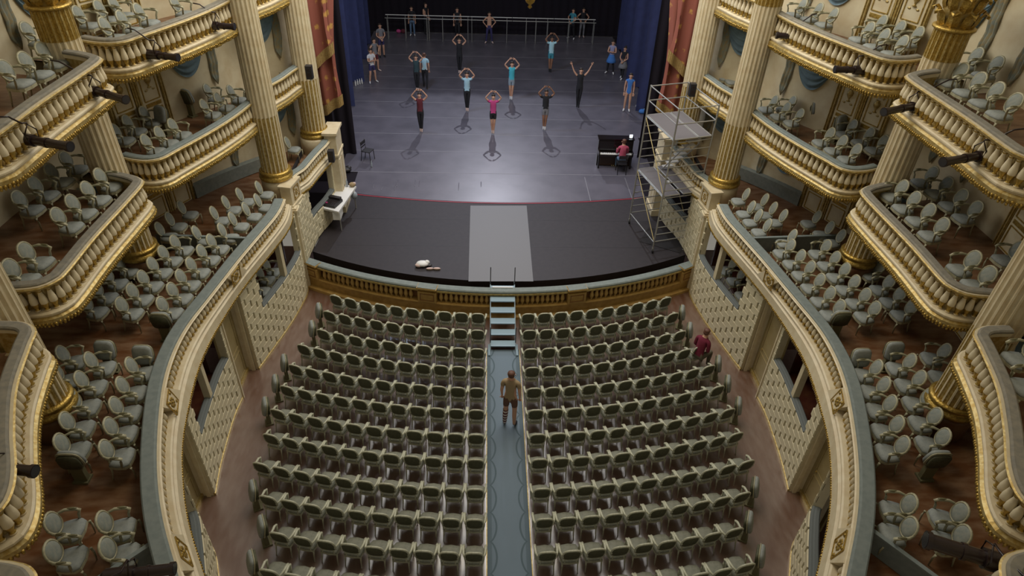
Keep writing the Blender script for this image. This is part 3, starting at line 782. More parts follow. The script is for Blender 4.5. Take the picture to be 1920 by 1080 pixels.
for s in (-1, 1):
    hc = thing('house_curtain', 'red and gold patterned draped curtain beside the %s column of the proscenium' % SIDEN[s], 'curtain', (0, 0, 0), 0, None)
    for (xa, xb, za, zb_, yy, nm) in ((7.1, 5.84, 5.4, 6.45, 23.55, 'upper_drape'), (7.0, 5.80, 3.75, 4.5, 23.8, 'lower_drape')):
        nu, nv = 22, 14; mb = MB(); hem = MB()
        def P_(u, t):
            x = xa+(xb-xa)*u; z0 = za+(zb_-za)*u; z = z0+(13.5-z0)*t
            bul = .10*math.sin(u*PI*5+t*2)+.14*math.sin(t*6+u)*(1-t)
            xx = x+ (.12*math.sin(t*9) if u > .9 else 0)
            return (s*xx, yy-bul+.1*u, z)
        vs = [P_(i/nu, (j/nv)**1.6) for j in range(nv+1) for i in range(nu+1)]
        fs = [(a, a+1, a+nu+2, a+nu+1) for j in range(nv) for i in range(nu) for a in [j*(nu+1)+i]]
        mb.add(vs, fs, 0, True); o = mb.build(nm, 'housecurtain', hc)
        hm = MB(); vs = []
        for j in range(3):
            for i in range(nu*3+1):
                u = i/(nu*3); x, y, z = P_(u, 0); vs.append((x, y-.04+.02*math.sin(i*2.2), z-.05+j*.20))
        q = nu*3
        hm.add(vs, [(a, a+1, a+q+2, a+q+1) for j in range(2) for i in range(q) for a in [j*(q+1)+i]], 0, True)
        hm.build('gold_fringe', 'fringe', o)
# ------------------------------------------------------------ chairs
def slab(pts, z0, z1, mb, m=0, puff=.0, M=None):
    """rounded cushion from an outline in the XY plane"""
    n = len(pts); cx = sum(p[0] for p in pts)/n; cy = sum(p[1] for p in pts)/n
    rings = [(1, z0), (1.02, (z0+z1)/2), (.97, z1), (.80, z1+puff*.7), (.45, z1+puff)]
    vs = []
    for k, z in rings: vs += [(cx+(x-cx)*k, cy+(y-cy)*k, z) for x, y in pts]
    fs = [tuple(range(n))[::-1]]
    for j in range(len(rings)-1):
        for i in range(n): fs.append((j*n+i, j*n+(i+1) % n, (j+1)*n+(i+1) % n, (j+1)*n+i))
    fs.append(tuple(range((len(rings)-1)*n, len(rings)*n)))
    mb.add(vs, fs, m, True, M); return mb
def sup(a, b, n, e):
    out = []
    for i in range(n):
        t = 2*PI*i/n; c, s = math.cos(t), math.sin(t)
        out.append((a*abs(c)**e*(1 if c >= 0 else -1), b*abs(s)**e*(1 if s >= 0 else -1)))
    return out
def make_chair(kind):
    """origin on the floor, front towards +Y"""
    root = thing('armchair' if kind != 'side' else 'side_chair', None, 'chair')
    fab = 'seatblue' if kind != 'stall' else 'stallseat'; paint = 'stallpaint' if kind == 'stall' else 'chairpaint'
    fw, bw, dp = (.205, .17, .40) if kind != 'side' else (.19, .15, .38)
    sh = .40
    ky = .86 if kind != 'stall' else 1.0
    seat = [(-bw, -.17), (-fw, -.02), (-fw*1.04, .13), (-fw*.8, .21), (0, .235), (fw*.8, .21), (fw*1.04, .13), (fw, -.02), (bw, -.17), (0, -.185)]
    seat = [(x_, -.17+(y_+.17)*ky) for x_, y_ in seat]
    slab(seat[::-1], sh-.05, sh-.005, MB(), 0, .035).build('seat', fab, root)
    fr = [(x*1.03, y*1.03) for x, y in seat]
    mb = MB(); mb.prism(fr[::-1], sh-.10, sh-.045); mb.build('seat_frame', paint, root)
    tilt = math.radians(18 if kind != 'stall' else 9)
    M = Matrix.Translation((0, -.19, .61 if kind != 'stall' else .655)) @ Matrix.Rotation(tilt, 4, 'X') @ Matrix.Rotation(PI/2, 4, 'X')
    a, b, e = (.148, .172, .92) if kind != 'stall' else (.168, .190, .62)
    if kind == 'side': a, b = .132, .172
    o1 = sup(a, b, 18, e)
    # local z of M points to -Y (back); cushion front faces +Y
    mb = MB(); slab([(x, y) for x, y in o1][::-1], -.0, -.015, mb, 0, -.022, M); mb.build('backrest', 'seatback', root)
    mb = MB(); slab([(x, y) for x, y in o1], .0, .02, mb, 0, .012, M); mb.build('back_panel', 'olive' if kind == 'stall' else 'seatback', root)
    o2 = sup(a*1.06, b*1.06, 18, e)
    mb = MB(); ring = []
    k = len(mb.v)
    for x, y in o2:
        d = Vector((x, y, 0)).normalized()
        for ox, oz in ((.024, 0), (0, .026), (-.018, 0), (0, -.026)): mb.v.append(tuple(M @ Vector((x+d.x*ox, y+d.y*ox, oz))))
    n = len(o2)
    for i in range(n):
        for j in range(4): mb.f.append([k+i*4+j, k+i*4+(j+1) % 4, k+((i+1) % n)*4+(j+1) % 4, k+((i+1) % n)*4+j]); mb.m.append(0); mb.sm.append(True)
    for sx in (-1, 1): mb.tube((sx*bw*.7, -.175, sh-.06), (sx*a*.72, -.165, .50), .016, .018, 6)
    mb.build('back_frame', paint, root)
    for sx in (-1, 1):
        MB().path([(sx*fw*.95, .17, sh-.09), (sx*fw*.95, .185, .22), (sx*fw*.90, .165, 0)], [.024, .019, .011], 6).build('leg', paint, root)
        MB().path([(sx*bw*.95, -.15, sh-.07), (sx*bw*.95, -.17, .2), (sx*bw, -.215, 0)], [.021, .017, .012], 6).build('leg', paint, root)
        if kind != 'side':
            ar = MB().path([(sx*a*1.02, -.215, .62), (sx*(fw+.012), -.10, .625), (sx*(fw+.022), .05, .612), (sx*(fw+.018), .105, .585), (sx*(fw+.002), .07, .50), (sx*fw*.98, .045, sh-.06)], [.018, .026, .031, .030, .022, .020], 6).build('armrest', paint, root)
            if kind != 'stall': MB().ell((sx*(fw+.02), -.0, .635), (.024, .085, .018), 8, 5).build('arm_pad', 'stalldark', ar)
    return root
stall = make_chair('stall'); boxch = make_chair('box'); sidech = make_chair('side')
for p in (stall, boxch, sidech): register(p)
used = {}
def place(proto, x, y, z, rz, label, group):
    if proto.name not in used: o = proto; used[proto.name] = 1; o.location = (x, y, z); o.rotation_euler = (0, 0, rz)
    else: o = copy_tree(proto, None, (x, y, z), rz)
    o.scale = (1.08, 1.08, 1.08)
    o['label'] = label; o['group'] = group
    return o
# stalls rows: arcs round a centre far behind the stage front
ROWY = [y+.24 for y in (15.92, 15.14, 14.31, 13.54, 12.73, 11.94, 11.12, 10.34, 9.49, 8.69, 7.88, 7.05, 6.2)]
ROWN = [10, 10, 10, 11, 11, 11, 11, 11, 11, 10, 9, 9, 9]
XIN = [.52]*13
XOUT = [5.49, 5.55, 5.58, 6.0, 6.06, 6.1, 6.15, 6.12, 6.13, 5.74, 5.28, 5.27, 5.27]
FOLD = {2, 3, 5, 6, 7, 10, 11, 12}
RC = 32.4
def folding_seat(label, x, y, z, rz, grp, protos={}):
    if 'p' not in protos:
        t = thing('folding_seat', label, 'folding seat', (0, 0, 0), 0, grp)
        MB().box((0, 0, .22), (.22, .09, .44)).box((0, 0, .02), (.26, .2, .04)).build('pedestal', 'stalldark', t)
        sl = MB(); slab(sup(.19, .21, 16, .5), -.03, .03, sl, 0, .03, Matrix.Translation((0, -.02, .58)) @ Matrix.Rotation(PI/2-.25, 4, 'X')); sl.build('backrest', 'seatblue', t)
        sl = MB(); slab(sup(.18, .18, 16, .5), -.03, .03, sl, 0, .02, Matrix.Translation((0, .07, .56)) @ Matrix.Rotation(PI/2-.12, 4, 'X')); sl.build('folded_seat', 'olive', t)
        mb = MB(); slab(sup(.20, .22, 16, .5), -.012, .012, mb, 0, 0, Matrix.Translation((0, .025, .57)) @ Matrix.Rotation(PI/2-.2, 4, 'X')); mb.build('rim', 'chairpaint', t)
        protos['p'] = t; register(t); o = t
    else: o = copy_tree(protos['p'])
    o.location = (x, y, z); o.rotation_euler = (0, 0, rz); o.scale = (1.08,)*3; o['label'] = label; o['group'] = grp
    return o
for s in (-1, 1):
    for r_ in range(13):
        R = RC-ROWY[r_]; n = ROWN[r_]
        a0, a1 = math.asin(XIN[r_]/R), math.asin(XOUT[r_]/R)
        for i in range(n):
            a = a0+(a1-a0)*(i+.5)/n
            x, y = s*R*math.sin(a), RC-R*math.cos(a)
            if r_ == 12 and i < n-2: continue
            place(stall, x, y, 0, s*a*1.0, 'olive armchair, %s from aisle, %s row from stage, %s block' % (ORD[i], ORD[r_], SIDEN[s]), 'armchairs in the stalls')
        if r_+1 in FOLD:
            a = a1+.27/R
            x, y = s*R*math.sin(a), RC-R*math.cos(a)+.02
            folding_seat('folded-up seat at the outer end of the %s stalls row, %s side' % (ORD[r_], SIDEN[s]), x, y, 0, s*(a+.9), 'folding seats at the row ends')
# chairs of the galleries and tiers, surveyed from the centres of their oval backs
def back_to_origin(p, rz):
    f = Vector((-math.sin(rz), math.cos(rz), 0)); return p+f*.22
def rowof(L, zf, rz, desc, group, proto=None):
    for k, (x, y) in enumerate(L):
        p = at(x, y, zf+.65); q = back_to_origin(p, rz)
        rr = math.hypot(q.x-CEN.x, q.y-CEN.y)
        if rr > RW-.42 and q.y < 20.5: k_ = (RW-.42)/rr; q = Vector((q.x*k_, CEN.y+(q.y-CEN.y)*k_, 0))
        place(proto or boxch, q.x, q.y, zf, rz, 'blue-grey %s, %s %s' % ('armchair' if proto is None else 'chair', ORD[k], desc), group)
FA = {-1: -PI/2-.10, 1: PI/2+.10}
G = {}
G[-1] = dict(g=[[(395,453),(377,473),(357,497),(338,520),(322,545),(303,572)], [(327,455),(305,475),(285,497),(267,522),(247,547),(227,573)], [(223,493),(200,517),(180,543),(160,570)]],
             side=[[(245,687),(228,724),(216,762),(206,801),(198,844)], [(169,677),(151,713),(137,750),(124,791),(114,832)], [(116,665),(104,700)]],
             low=[[(98,982),(98,1035)], [(194,980),(200,1029)]],
             st=[(484,352),(448,365),(422,380),(482,376),(460,393),(400,400),(435,411),(415,432),(339,389),(317,411),(298,430),(367,437)],
             A1=[[(323,237),(298,252),(273,267)], [(267,213),(238,230),(215,247)], [(432,173),(408,187),(382,200)], [(370,163)]],
             A2=[[(260,23),(228,37),(196,50)], [(190,5),(160,12),(129,25)], [(327,7)]],
             B1=[[(187,332),(163,357),(135,382),(108,407)], [(123,300),(95,323),(65,348),(35,375)], [(48,473),(20,505)]],
             B2=[[(80,98),(48,117),(10,133)], [(15,55)]])
G[1] = dict(g=[[(1483,462),(1502,482),(1520,503),(1538,527),(1557,552),(1575,577)], [(1550,463),(1567,485),(1585,507),(1603,530),(1623,555),(1641,580)], [(1650,502),(1668,530),(1688,553),(1710,577)]],
            side=[[(1644,691),(1658,723),(1670,758),(1683,797),(1693,836)], [(1707,679),(1725,711),(1741,745),(1754,782),(1769,821)], [(1772,660),(1788,695)]],
            low=[[(1706,946),(1706,990)], [(1801,962),(1805,1005)]],
            st=[(1400,365),(1435,375),(1410,389),(1451,391),(1423,405),(1470,405),(1440,423),(1533,407),(1557,427),(1487,443),(1578,443)],
            A1=[[(1557,253),(1580,268),(1606,284)], [(1610,235),(1635,252),(1657,267)], [(1452,192),(1475,205),(1500,217)], [(1510,183)]],
            A2=[[(1630,57),(1658,70),(1692,83)], [(1688,38),(1718,50),(1750,62)], [(1505,12),(1535,20),(1563,30)]],
            B1=[[(1692,353),(1715,375),(1742,398),(1767,425)], [(1748,327),(1775,347),(1803,370),(1830,393)], [(1825,488),(1853,517)], [(1910,470)]],
            B2=[[(1802,136),(1835,154),(1868,173),(1902,194)], [(1869,104),(1902,121)]],
            C1=[[(1940,655),(1952,705)]])
ROWD = ['row behind the rail', 'second row from the rail', 'third row', 'back row']
for s in (-1, 1):
    g = G[s]; sd = SIDEN[s]
    for k, L in enumerate(g['g']): rowof(L, ZF, FA[s], 'in the %s, front of the %s gallery' % (ROWD[k], sd), 'armchairs of the long galleries')
    for k, L in enumerate(g['side']): rowof(L, ZF, FA[s]-s*.22, 'in the %s, rear of the %s gallery' % (ROWD[k], sd), 'armchairs of the long galleries')
    for k, L in enumerate(g['low']): rowof(L, ZF, FA[s]-s*.22, 'in the %s pair, lowest edge of %s gallery' % (ROWD[k], sd), 'armchairs of the long galleries')
    rowof(g['st'], ZF, FA[s]-s*.05, 'loose one by the stage end of the %s gallery' % sd, 'loose chairs at the stage end', sidech)
    for key, zf in (('A1', Z1-.66), ('A2', Z2-.66), ('B1', Z1-.66), ('B2', Z2-.66), ('C1', Z1-.66)):
        for k, L in enumerate(g.get(key, [])):
            rowof(L, zf, FA[s], 'in %s, %s %s tier balcony %s' % (ROWD[k].replace('row behind the rail', 'rail row').replace(' from the rail', ''), sd, 'lower' if key[1] == '1' else 'upper', {'A': 'nearest the stage', 'B': 'in the middle', 'C': 'nearest the camera'}[key[0]]), 'armchairs of the tier balconies')
for x, y, s, d_ in ((305,606,-1,'front rail row of the left gallery'), (200,664,-1,'second rear row of the left gallery'), (271,673,-1,'rear rail row of the left gallery'), (138,868,-1,'near end of the left gallery'),
                 (1573,602,1,'front rail row of the right gallery'), (1611,678,1,'rear rail row of the right gallery'), (1673,665,1,'second rear row of the right gallery'), (1752,866,1,'near end of the right gallery')):
    p = at(x, y, ZF+.5); folding_seat('folded-up seat at the end of the %s' % d_, p.x, p.y, ZF, PI if y in (606, 602, 868, 866) else 0, 'folding seats in the balconies')
for x, y, zf, s, d_ in ((303,222,Z1-.66,-1,'lower tier balcony nearest the stage, left'), (352,188,Z1-.66,-1,'second place in the lower tier balcony nearest the stage, left'),
                     (1575,238,Z1-.66,1,'lower tier balcony nearest the stage, right'), (1530,208,Z1-.66,1,'second place in the lower tier balcony nearest the stage, right'),
                     (1650,35,Z2-.66,1,'upper tier balcony nearest the stage, right'), (1590,18,Z2-.66,1,'second place in the upper tier balcony nearest the stage, right'), (236,8,Z2-.66,-1,'upper tier balcony nearest the stage, left')):
    p = at(x, y, zf+.5); folding_seat('folded-up seat, %s' % d_, p.x, p.y, zf, s*.5+(PI if y < 200 else 0), 'folding seats in the balconies')
k = 0
for x, y, zf, s, d_ in ((538,268,ZF,-1,'stage box at gallery level, left'), (503,113,Z1-.66,-1,'stage box at lower tier level, left'), (1363,123,Z1-.66,1,'stage box at lower tier level, right'), (1372,134,Z1-.66,1,'second place in the stage box at lower tier level, right'), (1386,141,Z1-.66,1,'third place in the stage box at lower tier level, right')):
    p = at(x, y, zf+.64); q = back_to_origin(p, FA[s]); place(sidech, q.x, q.y, zf, FA[s], 'blue-grey round-backed chair in the %s' % d_, 'chairs in the stage boxes')
for s, L in ((-1, ((512,500),(500,515),(491,536))), (1, ((1362,498),(1378,518),(1394,545)))):
    for k, (x, y) in enumerate(L):
        p = at(x, y, 1.68); place(boxch, p.x, p.y, 1.06, FA[s], 'armchair inside the dim ground floor box, %s from the stage, %s' % (ORD[k], SIDEN[s]), 'armchairs in the ground floor boxes')
# low partitions across the galleries
for s in (-1, 1):
    for nm, (a, b) in (('between the loose chairs and the armchair rows', (((292,440),(463,446)) if s < 0 else ((1408,446),(1583,440)))), ('near the lower edge of the picture', (((178,1088),(292,1013)) if s < 0 else ((1624,985),(1760,1085))))):
        p, q = at(*a, ZF+.5), at(*b, ZF+.5); m_ = (p+q)/2; rz = math.atan2(q.y-p.y, q.x-p.x); L = (q-p).length
        t = thing('gallery_partition', 'low blue-green partition across the %s gallery %s' % (SIDEN[s], nm), 'partition', (m_.x, m_.y, ZF), rz, 'gallery partitions')
        MB().box((0, 0, .24), (L, .04, .46)).build('panel', 'velvetblue', t); MB().box((0, 0, .49), (L, .08, .04)).build('top_rail', 'velvetblue', t)

# ------------------------------------------------------------ profile spotlights on the rails
def spot_fixture(label, hook, zr, back, zb, front, zf_, r=.095):
    h = at(*hook, zr+.05); a = at(*back, zb); b = at(*front, zf_); mid = (a+b)/2; d = (b-a).normalized()
    t = thing('stage_spotlight', label, 'spotlight', mid, 0, 'black spotlights hooked over the rails'); L = (b-a).length
    q = lambda v: v-mid
    bd = MB().tube(q(a+d*L*.42), q(b-d*.04), r*.82, r*.82, 14).tube(q(b-d*.06), q(b), r, r, 14).tube(q(a+d*L*.62), q(a+d*L*.66), r*.95, r*.95, 14).build('lens_tube', 'lampblack', t)
    MB().tube(q(b), q(b+d*.004), r*.85, r*.85, 14).build('lens', 'darklens', bd)
    MB().tube(q(a+d*.05), q(a+d*L*.45), r*1.12, r*1.12, 12).tube(q(a), q(a+d*.06), r*.6, r*1.12, 12).build('lamp_housing', 'lampblack', t)
    up_ = Vector((0, 0, 1)); side = d.cross(up_).normalized(); c = mid-d*L*.05; top = Vector((c.x, c.y, c.z+.30))
    MB().path([q(c+side*r*1.1), q(c+side*r*1.3+up_*.16), q(top), q(c-side*r*1.3+up_*.16), q(c-side*r*1.1)], .013, 6).build('yoke', 'lampblack', t)
    out = (top-h); 
    MB().path([q(top), q(top+Vector((0, 0, .03))), q(Vector((h.x*.35+top.x*.65, h.y*.35+top.y*.65, top.z+.06)))
              , q(Vector((h.x*.85+top.x*.15, h.y*.85+top.y*.15, h.z))), q(h+Vector((0, 0, .05))), q(h+(h-top).normalized()*.12*Vector((1, 1, 0)).length)], .016, 6).build('hook_arm', 'lampblack', t)
    return t
spot_fixture('black spotlight on the upper rail nearest the stage, left, stage end', (375, 12), Z2, (384, 47), Z2-.45, (440, 50), Z2-.45)
spot_fixture('black spotlight at the rounded corner of the upper left balcony nearest the stage', (253, 60), Z2, (268, 100), Z2-.5, (334, 108), Z2-.5)
spot_fixture('black spotlight at the corner of the upper left middle balcony', (112, 120), Z2, (140, 160), Z2-.5, (236, 187), Z2-.5)
spot_fixture('black spotlight on the upper left middle balcony, at the left edge', (18, 224), Z2, (10, 255), Z2-.45, (132, 275), Z2-.45)
spot_fixture('black spotlight below the left edge rail, lower tier', (-30, 860), Z1, (-45, 872), Z1-.15, (66, 884), Z1-.15)
spot_fixture('black spotlight at the bottom left above the gallery partition', (190, 1100), Z1-.6, (190, 1082), Z1-1.2, (328, 1066), Z1-1.2)
spot_fixture('black spotlight on the upper right balcony, nearest the stage', (1520, 32), Z2, (1512, 70), Z2-.45, (1455, 66), Z2-.45)
spot_fixture('black spotlight at the rounded corner of the upper right balcony nearest the stage', (1648, 90), Z2, (1630, 132), Z2-.5, (1565, 130), Z2-.5)
spot_fixture('black spotlight at the corner of the upper right middle balcony', (1778, 154), Z2, (1750, 192), Z2-.5, (1657, 210), Z2-.5)
spot_fixture('black spotlight further along the upper right middle balcony', (1900, 248), Z2, (1881, 285), Z2-.5, (1768, 304), Z2-.5)
spot_fixture('large black spotlight at the bottom right corner', (1935, 1100), Z1, (1935, 1075), Z1-.45, (1735, 1012), Z1-.45, r=.13)
for x, y, z, nm in ((580, 135, 6.3, 'left curtain column, lower tier height'), (621, 292, 3.9, 'left stage box, gallery height'), (1298, 168, 6.1, 'right curtain column, lower tier height')):
    p = up(x, y, 21.2); t = thing('loudspeaker', 'small black loudspeaker mounted by the %s' % nm, 'loudspeaker', p, 0, 'small loudspeakers by the stage')
    MB().box((0, 0, 0), (.2, .2, .42)).build('cabinet', 'black', t); MB().tube((0, .05, -.3), (0, .05, -.2), .02).box((0, .12, -.1), (.04, .2, .04)).build('bracket', 'steel', t)
    MB().tube((0, -.1, -.06), (0, -.108, -.06), .07, .07, 14).tube((0, -.1, .10), (0, -.108, .10), .04, .04, 12).build('driver', 'lampblack', t)
# ------------------------------------------------------------ people
def person(label, x, y, z, face, H=1.68, arms='fifth', legs='pointe', skin='skin', hair='hair', top='black', bottom='black', sleeves=0, long=2, shoes='tan', skirt=None, turnhead=0, bun=False, lean=0, grp=None, stripe=False):
    """face: heading angle of the nose (0 = towards the camera, -Y). long: 0 bare legs, 1 shorts, 2 trousers"""
    S = H*1.085/1.70; root = thing('person', label, 'person', (x, y, z), face, grp)
    lift = .09 if legs == 'pointe' else 0
    hipz = .90+lift; V = {}; E = []
    V['pelvis'] = ((0, 0, hipz), (.135, .10)); V['waist'] = ((0, 0, hipz+.17), (.118, .085)); V['chest'] = ((0, .01, hipz+.36), (.145, .10)); V['neckb'] = ((0, .01, hipz+.51), (.07, .06))
    V['neck'] = ((0, 0, hipz+.57), (.05, .05)); V['head'] = ((0, -.015, hipz+.655), (.075, .085)); V['crown'] = ((0, -.005, hipz+.745), (.07, .082))
    E += [('pelvis', 'waist'), ('waist', 'chest'), ('chest', 'neckb'), ('neckb', 'neck'), ('neck', 'head'), ('head', 'crown')]
    sz = hipz+.47
    A = {'fifth': ((.33, -.06, sz+.20), (.14, -.12, sz+.46)), 'vee': ((.31, -.02, sz+.20), (.42, -.04, sz+.47)), 'down': ((.20, .02, sz-.27), (.20, -.05, sz-.51)),
         'hips': ((.36, .06, sz-.22), (.19, -.06, sz-.38)), 'crossed': ((.21, -.07, sz-.25), (-.02, -.19, sz-.20)), 'front': ((.22, -.02, sz-.26), (.05, -.17, sz-.40)),
         'piano': ((.20, -.10, sz-.26), (.16, -.36, sz-.24)), 'lap': ((.20, -.04, sz-.25), (.07, -.24, sz-.36))}
    for sx, nm in ((1, 'L'), (-1, 'R')):
        ar = arms if isinstance(arms, str) else arms[0 if sx > 0 else 1]
        e, w_ = A[ar]
        V['sh'+nm] = ((sx*.165, .01, sz), (.052, .052)); V['el'+nm] = ((sx*e[0], e[1], e[2]), (.036, .036)); V['wr'+nm] = ((sx*w_[0], w_[1]-(0 if sx > 0 or ar != 'crossed' else .03), w_[2]), (.024, .022))
        E += [('neckb', 'sh'+nm), ('sh'+nm, 'el'+nm), ('el'+nm, 'wr'+nm)]
        if legs == 'pointe': hp, kn, an, to = (sx*.085, 0, hipz-.04), (sx*.055, -.01, .55), (sx*.035, .02 if sx > 0 else .05, .19), (sx*.035, -.015 if sx > 0 else .03, .03)
        elif legs == 'stand': hp, kn, an, to = (sx*.09, 0, hipz-.04), (sx*.10, -.02, .48), (sx*.11, .02, .085), (sx*.14, -.13, .03)
        elif legs == 'wide': hp, kn, an, to = (sx*.09, 0, hipz-.04), (sx*.13, -.03, .48), (sx*.17, .02, .085), (sx*.23, -.12, .03)
        elif legs == 'step': o_ = -.16 if sx > 0 else .16; hp, kn, an, to = (sx*.085, 0, hipz-.04), (sx*.09, o_*.55-.03, .49), (sx*.08, o_, .10), (sx*.09, o_-.14, .03)
        elif legs == 'sit': hp, kn, an, to = (sx*.09, -.02, hipz-.02), (sx*.12, -.42, hipz+.0), (sx*.12, -.40, .085), (sx*.13, -.55, .03)
        V['hp'+nm] = (hp, (.088, .085)); V['kn'+nm] = (kn, (.055, .055)); V['cf'+nm] = (tuple(kn[i]*.68+an[i]*.32+(.015 if i == 1 else 0) for i in range(3)), (.054, .054))
        V['an'+nm] = (an, (.034, .036)); V['to'+nm] = (to, (.026, .022))
        E += [('pelvis', 'hp'+nm), ('hp'+nm, 'kn'+nm), ('kn'+nm, 'cf'+nm), ('cf'+nm, 'an'+nm), ('an'+nm, 'to'+nm)]
    if legs == 'sit':
        dz = .52-V['pelvis'][0][2]
        for k in list(V):
            (a, b, c), r = V[k]
            if k[:2] in ('an', 'to'): continue
            if k[:2] == 'cf': V[k] = ((a, b, .36), r); continue
            V[k] = ((a, b, c+dz), r)
        hipz += dz; sz += dz
    if lean:
        for k in V:
            (a, b, c), r = V[k]
            if c > hipz: V[k] = ((a, b-(c-hipz)*lean, c), r)
    names = list(V); me = bpy.data.meshes.new('skeleton')
    me.from_pydata([Vector(V[k][0])*S for k in names], [(names.index(a), names.index(b)) for a, b in E], [])
    ob = bpy.data.objects.new('skeleton', me); C.objects.link(ob)
    ob.modifiers.new('s', 'SKIN'); sb = ob.modifiers.new('u', 'SUBSURF'); sb.levels = 1
    sv = me.skin_vertices[0].data
    for i, k in enumerate(names): sv[i].radius = (V[k][1][0]*S, V[k][1][1]*S); sv[i].use_root = (k == 'pelvis')
    dg = bpy.context.evaluated_depsgraph_get(); ev = ob.evaluated_get(dg); em = ev.to_mesh()
    vs = [tuple(v.co) for v in em.vertices]; fs = [list(p.vertices) for p in em.polygons]; ev.to_mesh_clear()
    bpy.data.objects.remove(ob); bpy.data.meshes.remove(me)
    P = {k: Vector(V[k][0])*S for k in names}
    segs = [(a, b, P[a], P[b]) for a, b in E]
    def near(p):
        best = None
        for a, b, pa, pb in segs:
            d = pb-pa; t = max(0, min(1, (p-pa).dot(d)/d.length_squared)); q = (p-(pa+d*t)).length
            if best is None or q < best[0]: best = (q, a, b, t)
        return best
    body = MB(); body.add(vs, fs, 0, True)
    hd = P['head']+Vector((0, 0, .02))*S
    # face
    face_ = MB()
    face_.ell(hd+Vector((0, -.088, .0))*S, (.012*S, .02*S, .02*S), 6, 4, 0)
    for sx in (-1, 1):
        face_.ell(hd+Vector((sx*.082, .0, .005))*S, (.012*S, .018*S, .028*S), 6, 4, 0)
        face_.ell(hd+Vector((sx*.030, -.078, .028))*S, (.012*S, .008*S, .007*S), 6, 4, 1)
    face_.ell(hd+Vector((0, -.078, -.035))*S, (.022*S, .008*S, .007*S), 6, 4, 2)
    # hands: palm, four fingers, thumb
    for sx, nm in ((1, 'L'), (-1, 'R')):
        w_ = P['wr'+nm]; d = (w_-P['el'+nm]).normalized()
        if arms == 'fifth': d = (d+Vector((-sx*.9, 0, .1))).normalized()
        side = d.cross(Vector((0, 1, 0))); side = side.normalized() if side.length > .1 else Vector((1, 0, 0)); nrm = d.cross(side).normalized()
        c = w_+d*.045*S; R = Matrix((side, d, nrm)).transposed().to_4x4()
        body.ell((0, 0, 0), (.036*S, .055*S, .016*S), 8, 5, 0, Matrix.Translation(c) @ R)
        for k, L in enumerate((.062, .072, .068, .055)):
            b0 = c+d*.04*S+side*(.027-.018*k)*S; b1 = b0+(d*L*.55+nrm*.006)*S; b2 = b1+(d*.8+nrm*.45)*L*.5*S
            body.path([b0, b1, b2], [.0095*S, .0085*S, .006*S], 5)
        b0 = c+side*.03*S; body.path([b0, b0+(side*.022+d*.025)*S, b0+(side*.026+d*.055)*S], [.011*S, .009*S, .007*S], 5)
    bd = body.build('body', [skin], root)
    face_.build('face', [skin, 'eye', 'lips'], bd)
    TOPB = {('pelvis', 'waist'), ('waist', 'chest'), ('chest', 'neckb')}
    def garment(name, test, m, off):
        idx = [f for f in fs if test(sum((Vector(vs[i]) for i in f), Vector())/len(f))]
        if not idx: return
        keep = sorted({i for f in idx for i in f}); mp = {k: i for i, k in enumerate(keep)}
        nrm = {k: Vector() for k in keep}
        for f in idx:
            a, b, c = (Vector(vs[f[0]]), Vector(vs[f[1]]), Vector(vs[f[2]])); n = (b-a).cross(c-a)
            for i in f: nrm[i] += n
        nv = [Vector(vs[k])+(nrm[k].normalized() if nrm[k].length else Vector())*off for k in keep]
        mb = MB(); mb.add(nv, [[mp[i] for i in f] for f in idx], 0, True); mb.build(name, m, root)
    def is_top(p):
        q, a, b, t = near(p)
        if (a, b) in TOPB: return True
        if a == 'neckb' and b[:2] == 'sh': return True
        if a[:2] == 'sh': return t < (.0 if sleeves == 0 else .38 if sleeves == 1 else 1.1)
        if a[:2] == 'el': return sleeves == 2
        return False
    def is_bot(p):
        q, a, b, t = near(p)
        if (a, b) == ('pelvis', 'waist'): return t < .35
        if a == 'pelvis': return True
        if a[:2] == 'hp': return t < (.0 if long == 0 else .5 if long == 1 else 1.1)
        if a[:2] in ('kn', 'cf'): return long == 2
        return False
    def is_shoe(p): q, a, b, t = near(p); return a[:2] == 'an'
    if top: garment('top', is_top, 'cloth_'+top, .009*S)
    if bottom: garment('shorts' if long < 2 else 'trousers', is_bot, 'cloth_'+bottom, .006*S)
    if long == 0 and stripe is False and bottom is None: garment('tights', lambda p: near(p)[1][:2] in ('hp', 'kn', 'cf'), 'cloth_tights', .004*S)
    if stripe:
        garment('striped_sock', lambda p: near(p)[1:3] in (('knL', 'cfL'), ('cfL', 'anL')), 'stripes', .012*S)
    garment('shoes', is_shoe, 'cloth_'+shoes if 'cloth_'+shoes in MATS else shoes, .008*S)
    if skirt:
        p0 = P['pelvis']; mb = MB(); mb.lathe([(.125*S, .10*S), (.17*S, -.03*S), (.22*S, -.16*S), (.26*S, -.28*S), (.25*S, -.285*S), (.15*S, -.02*S)], 14, p0); mb.build('skirt', 'cloth_'+skirt, root)
    # hair
    hm = MB(); c = P['crown']+Vector((0, .030, .006))*S; hm.ell(c, (.082*S, .080*S, .052*S), 12, 8)
    hm.ell(hd+Vector((0, .048, .02))*S, (.078*S, .055*S, .075*S), 10, 6)
    if bun: hm.ell(c+Vector((0, .06, .055))*S, (.035*S, .035*S, .035*S), 8, 5)
    hm.build('hair', hair, root)
    return root
def P1(px, py, z=1.008): return at(px, py, z)
def man(label, px, py, **k):
    p = P1(px, py); z = k.pop('z', 1.008); f = k.pop('face', 0); return person(label, p.x, p.y, z, f, **k)
man('dancer on tiptoe in burgundy top and black leggings, arms rounded overhead', 790, 249, top='burgundy', bottom='black', bun=True, shoes='tights')
man('dancer in pink jacket and black shorts, arms rounded overhead', 924, 252, top='pink', bottom='black', long=1, sleeves=1, bun=True, shoes='tights')
man('dancer in black shirt and grey shorts, arms rounded overhead', 1020, 245, top='black', bottom='grey', long=1, sleeves=1, skin='skindark', shoes='white', H=1.74)
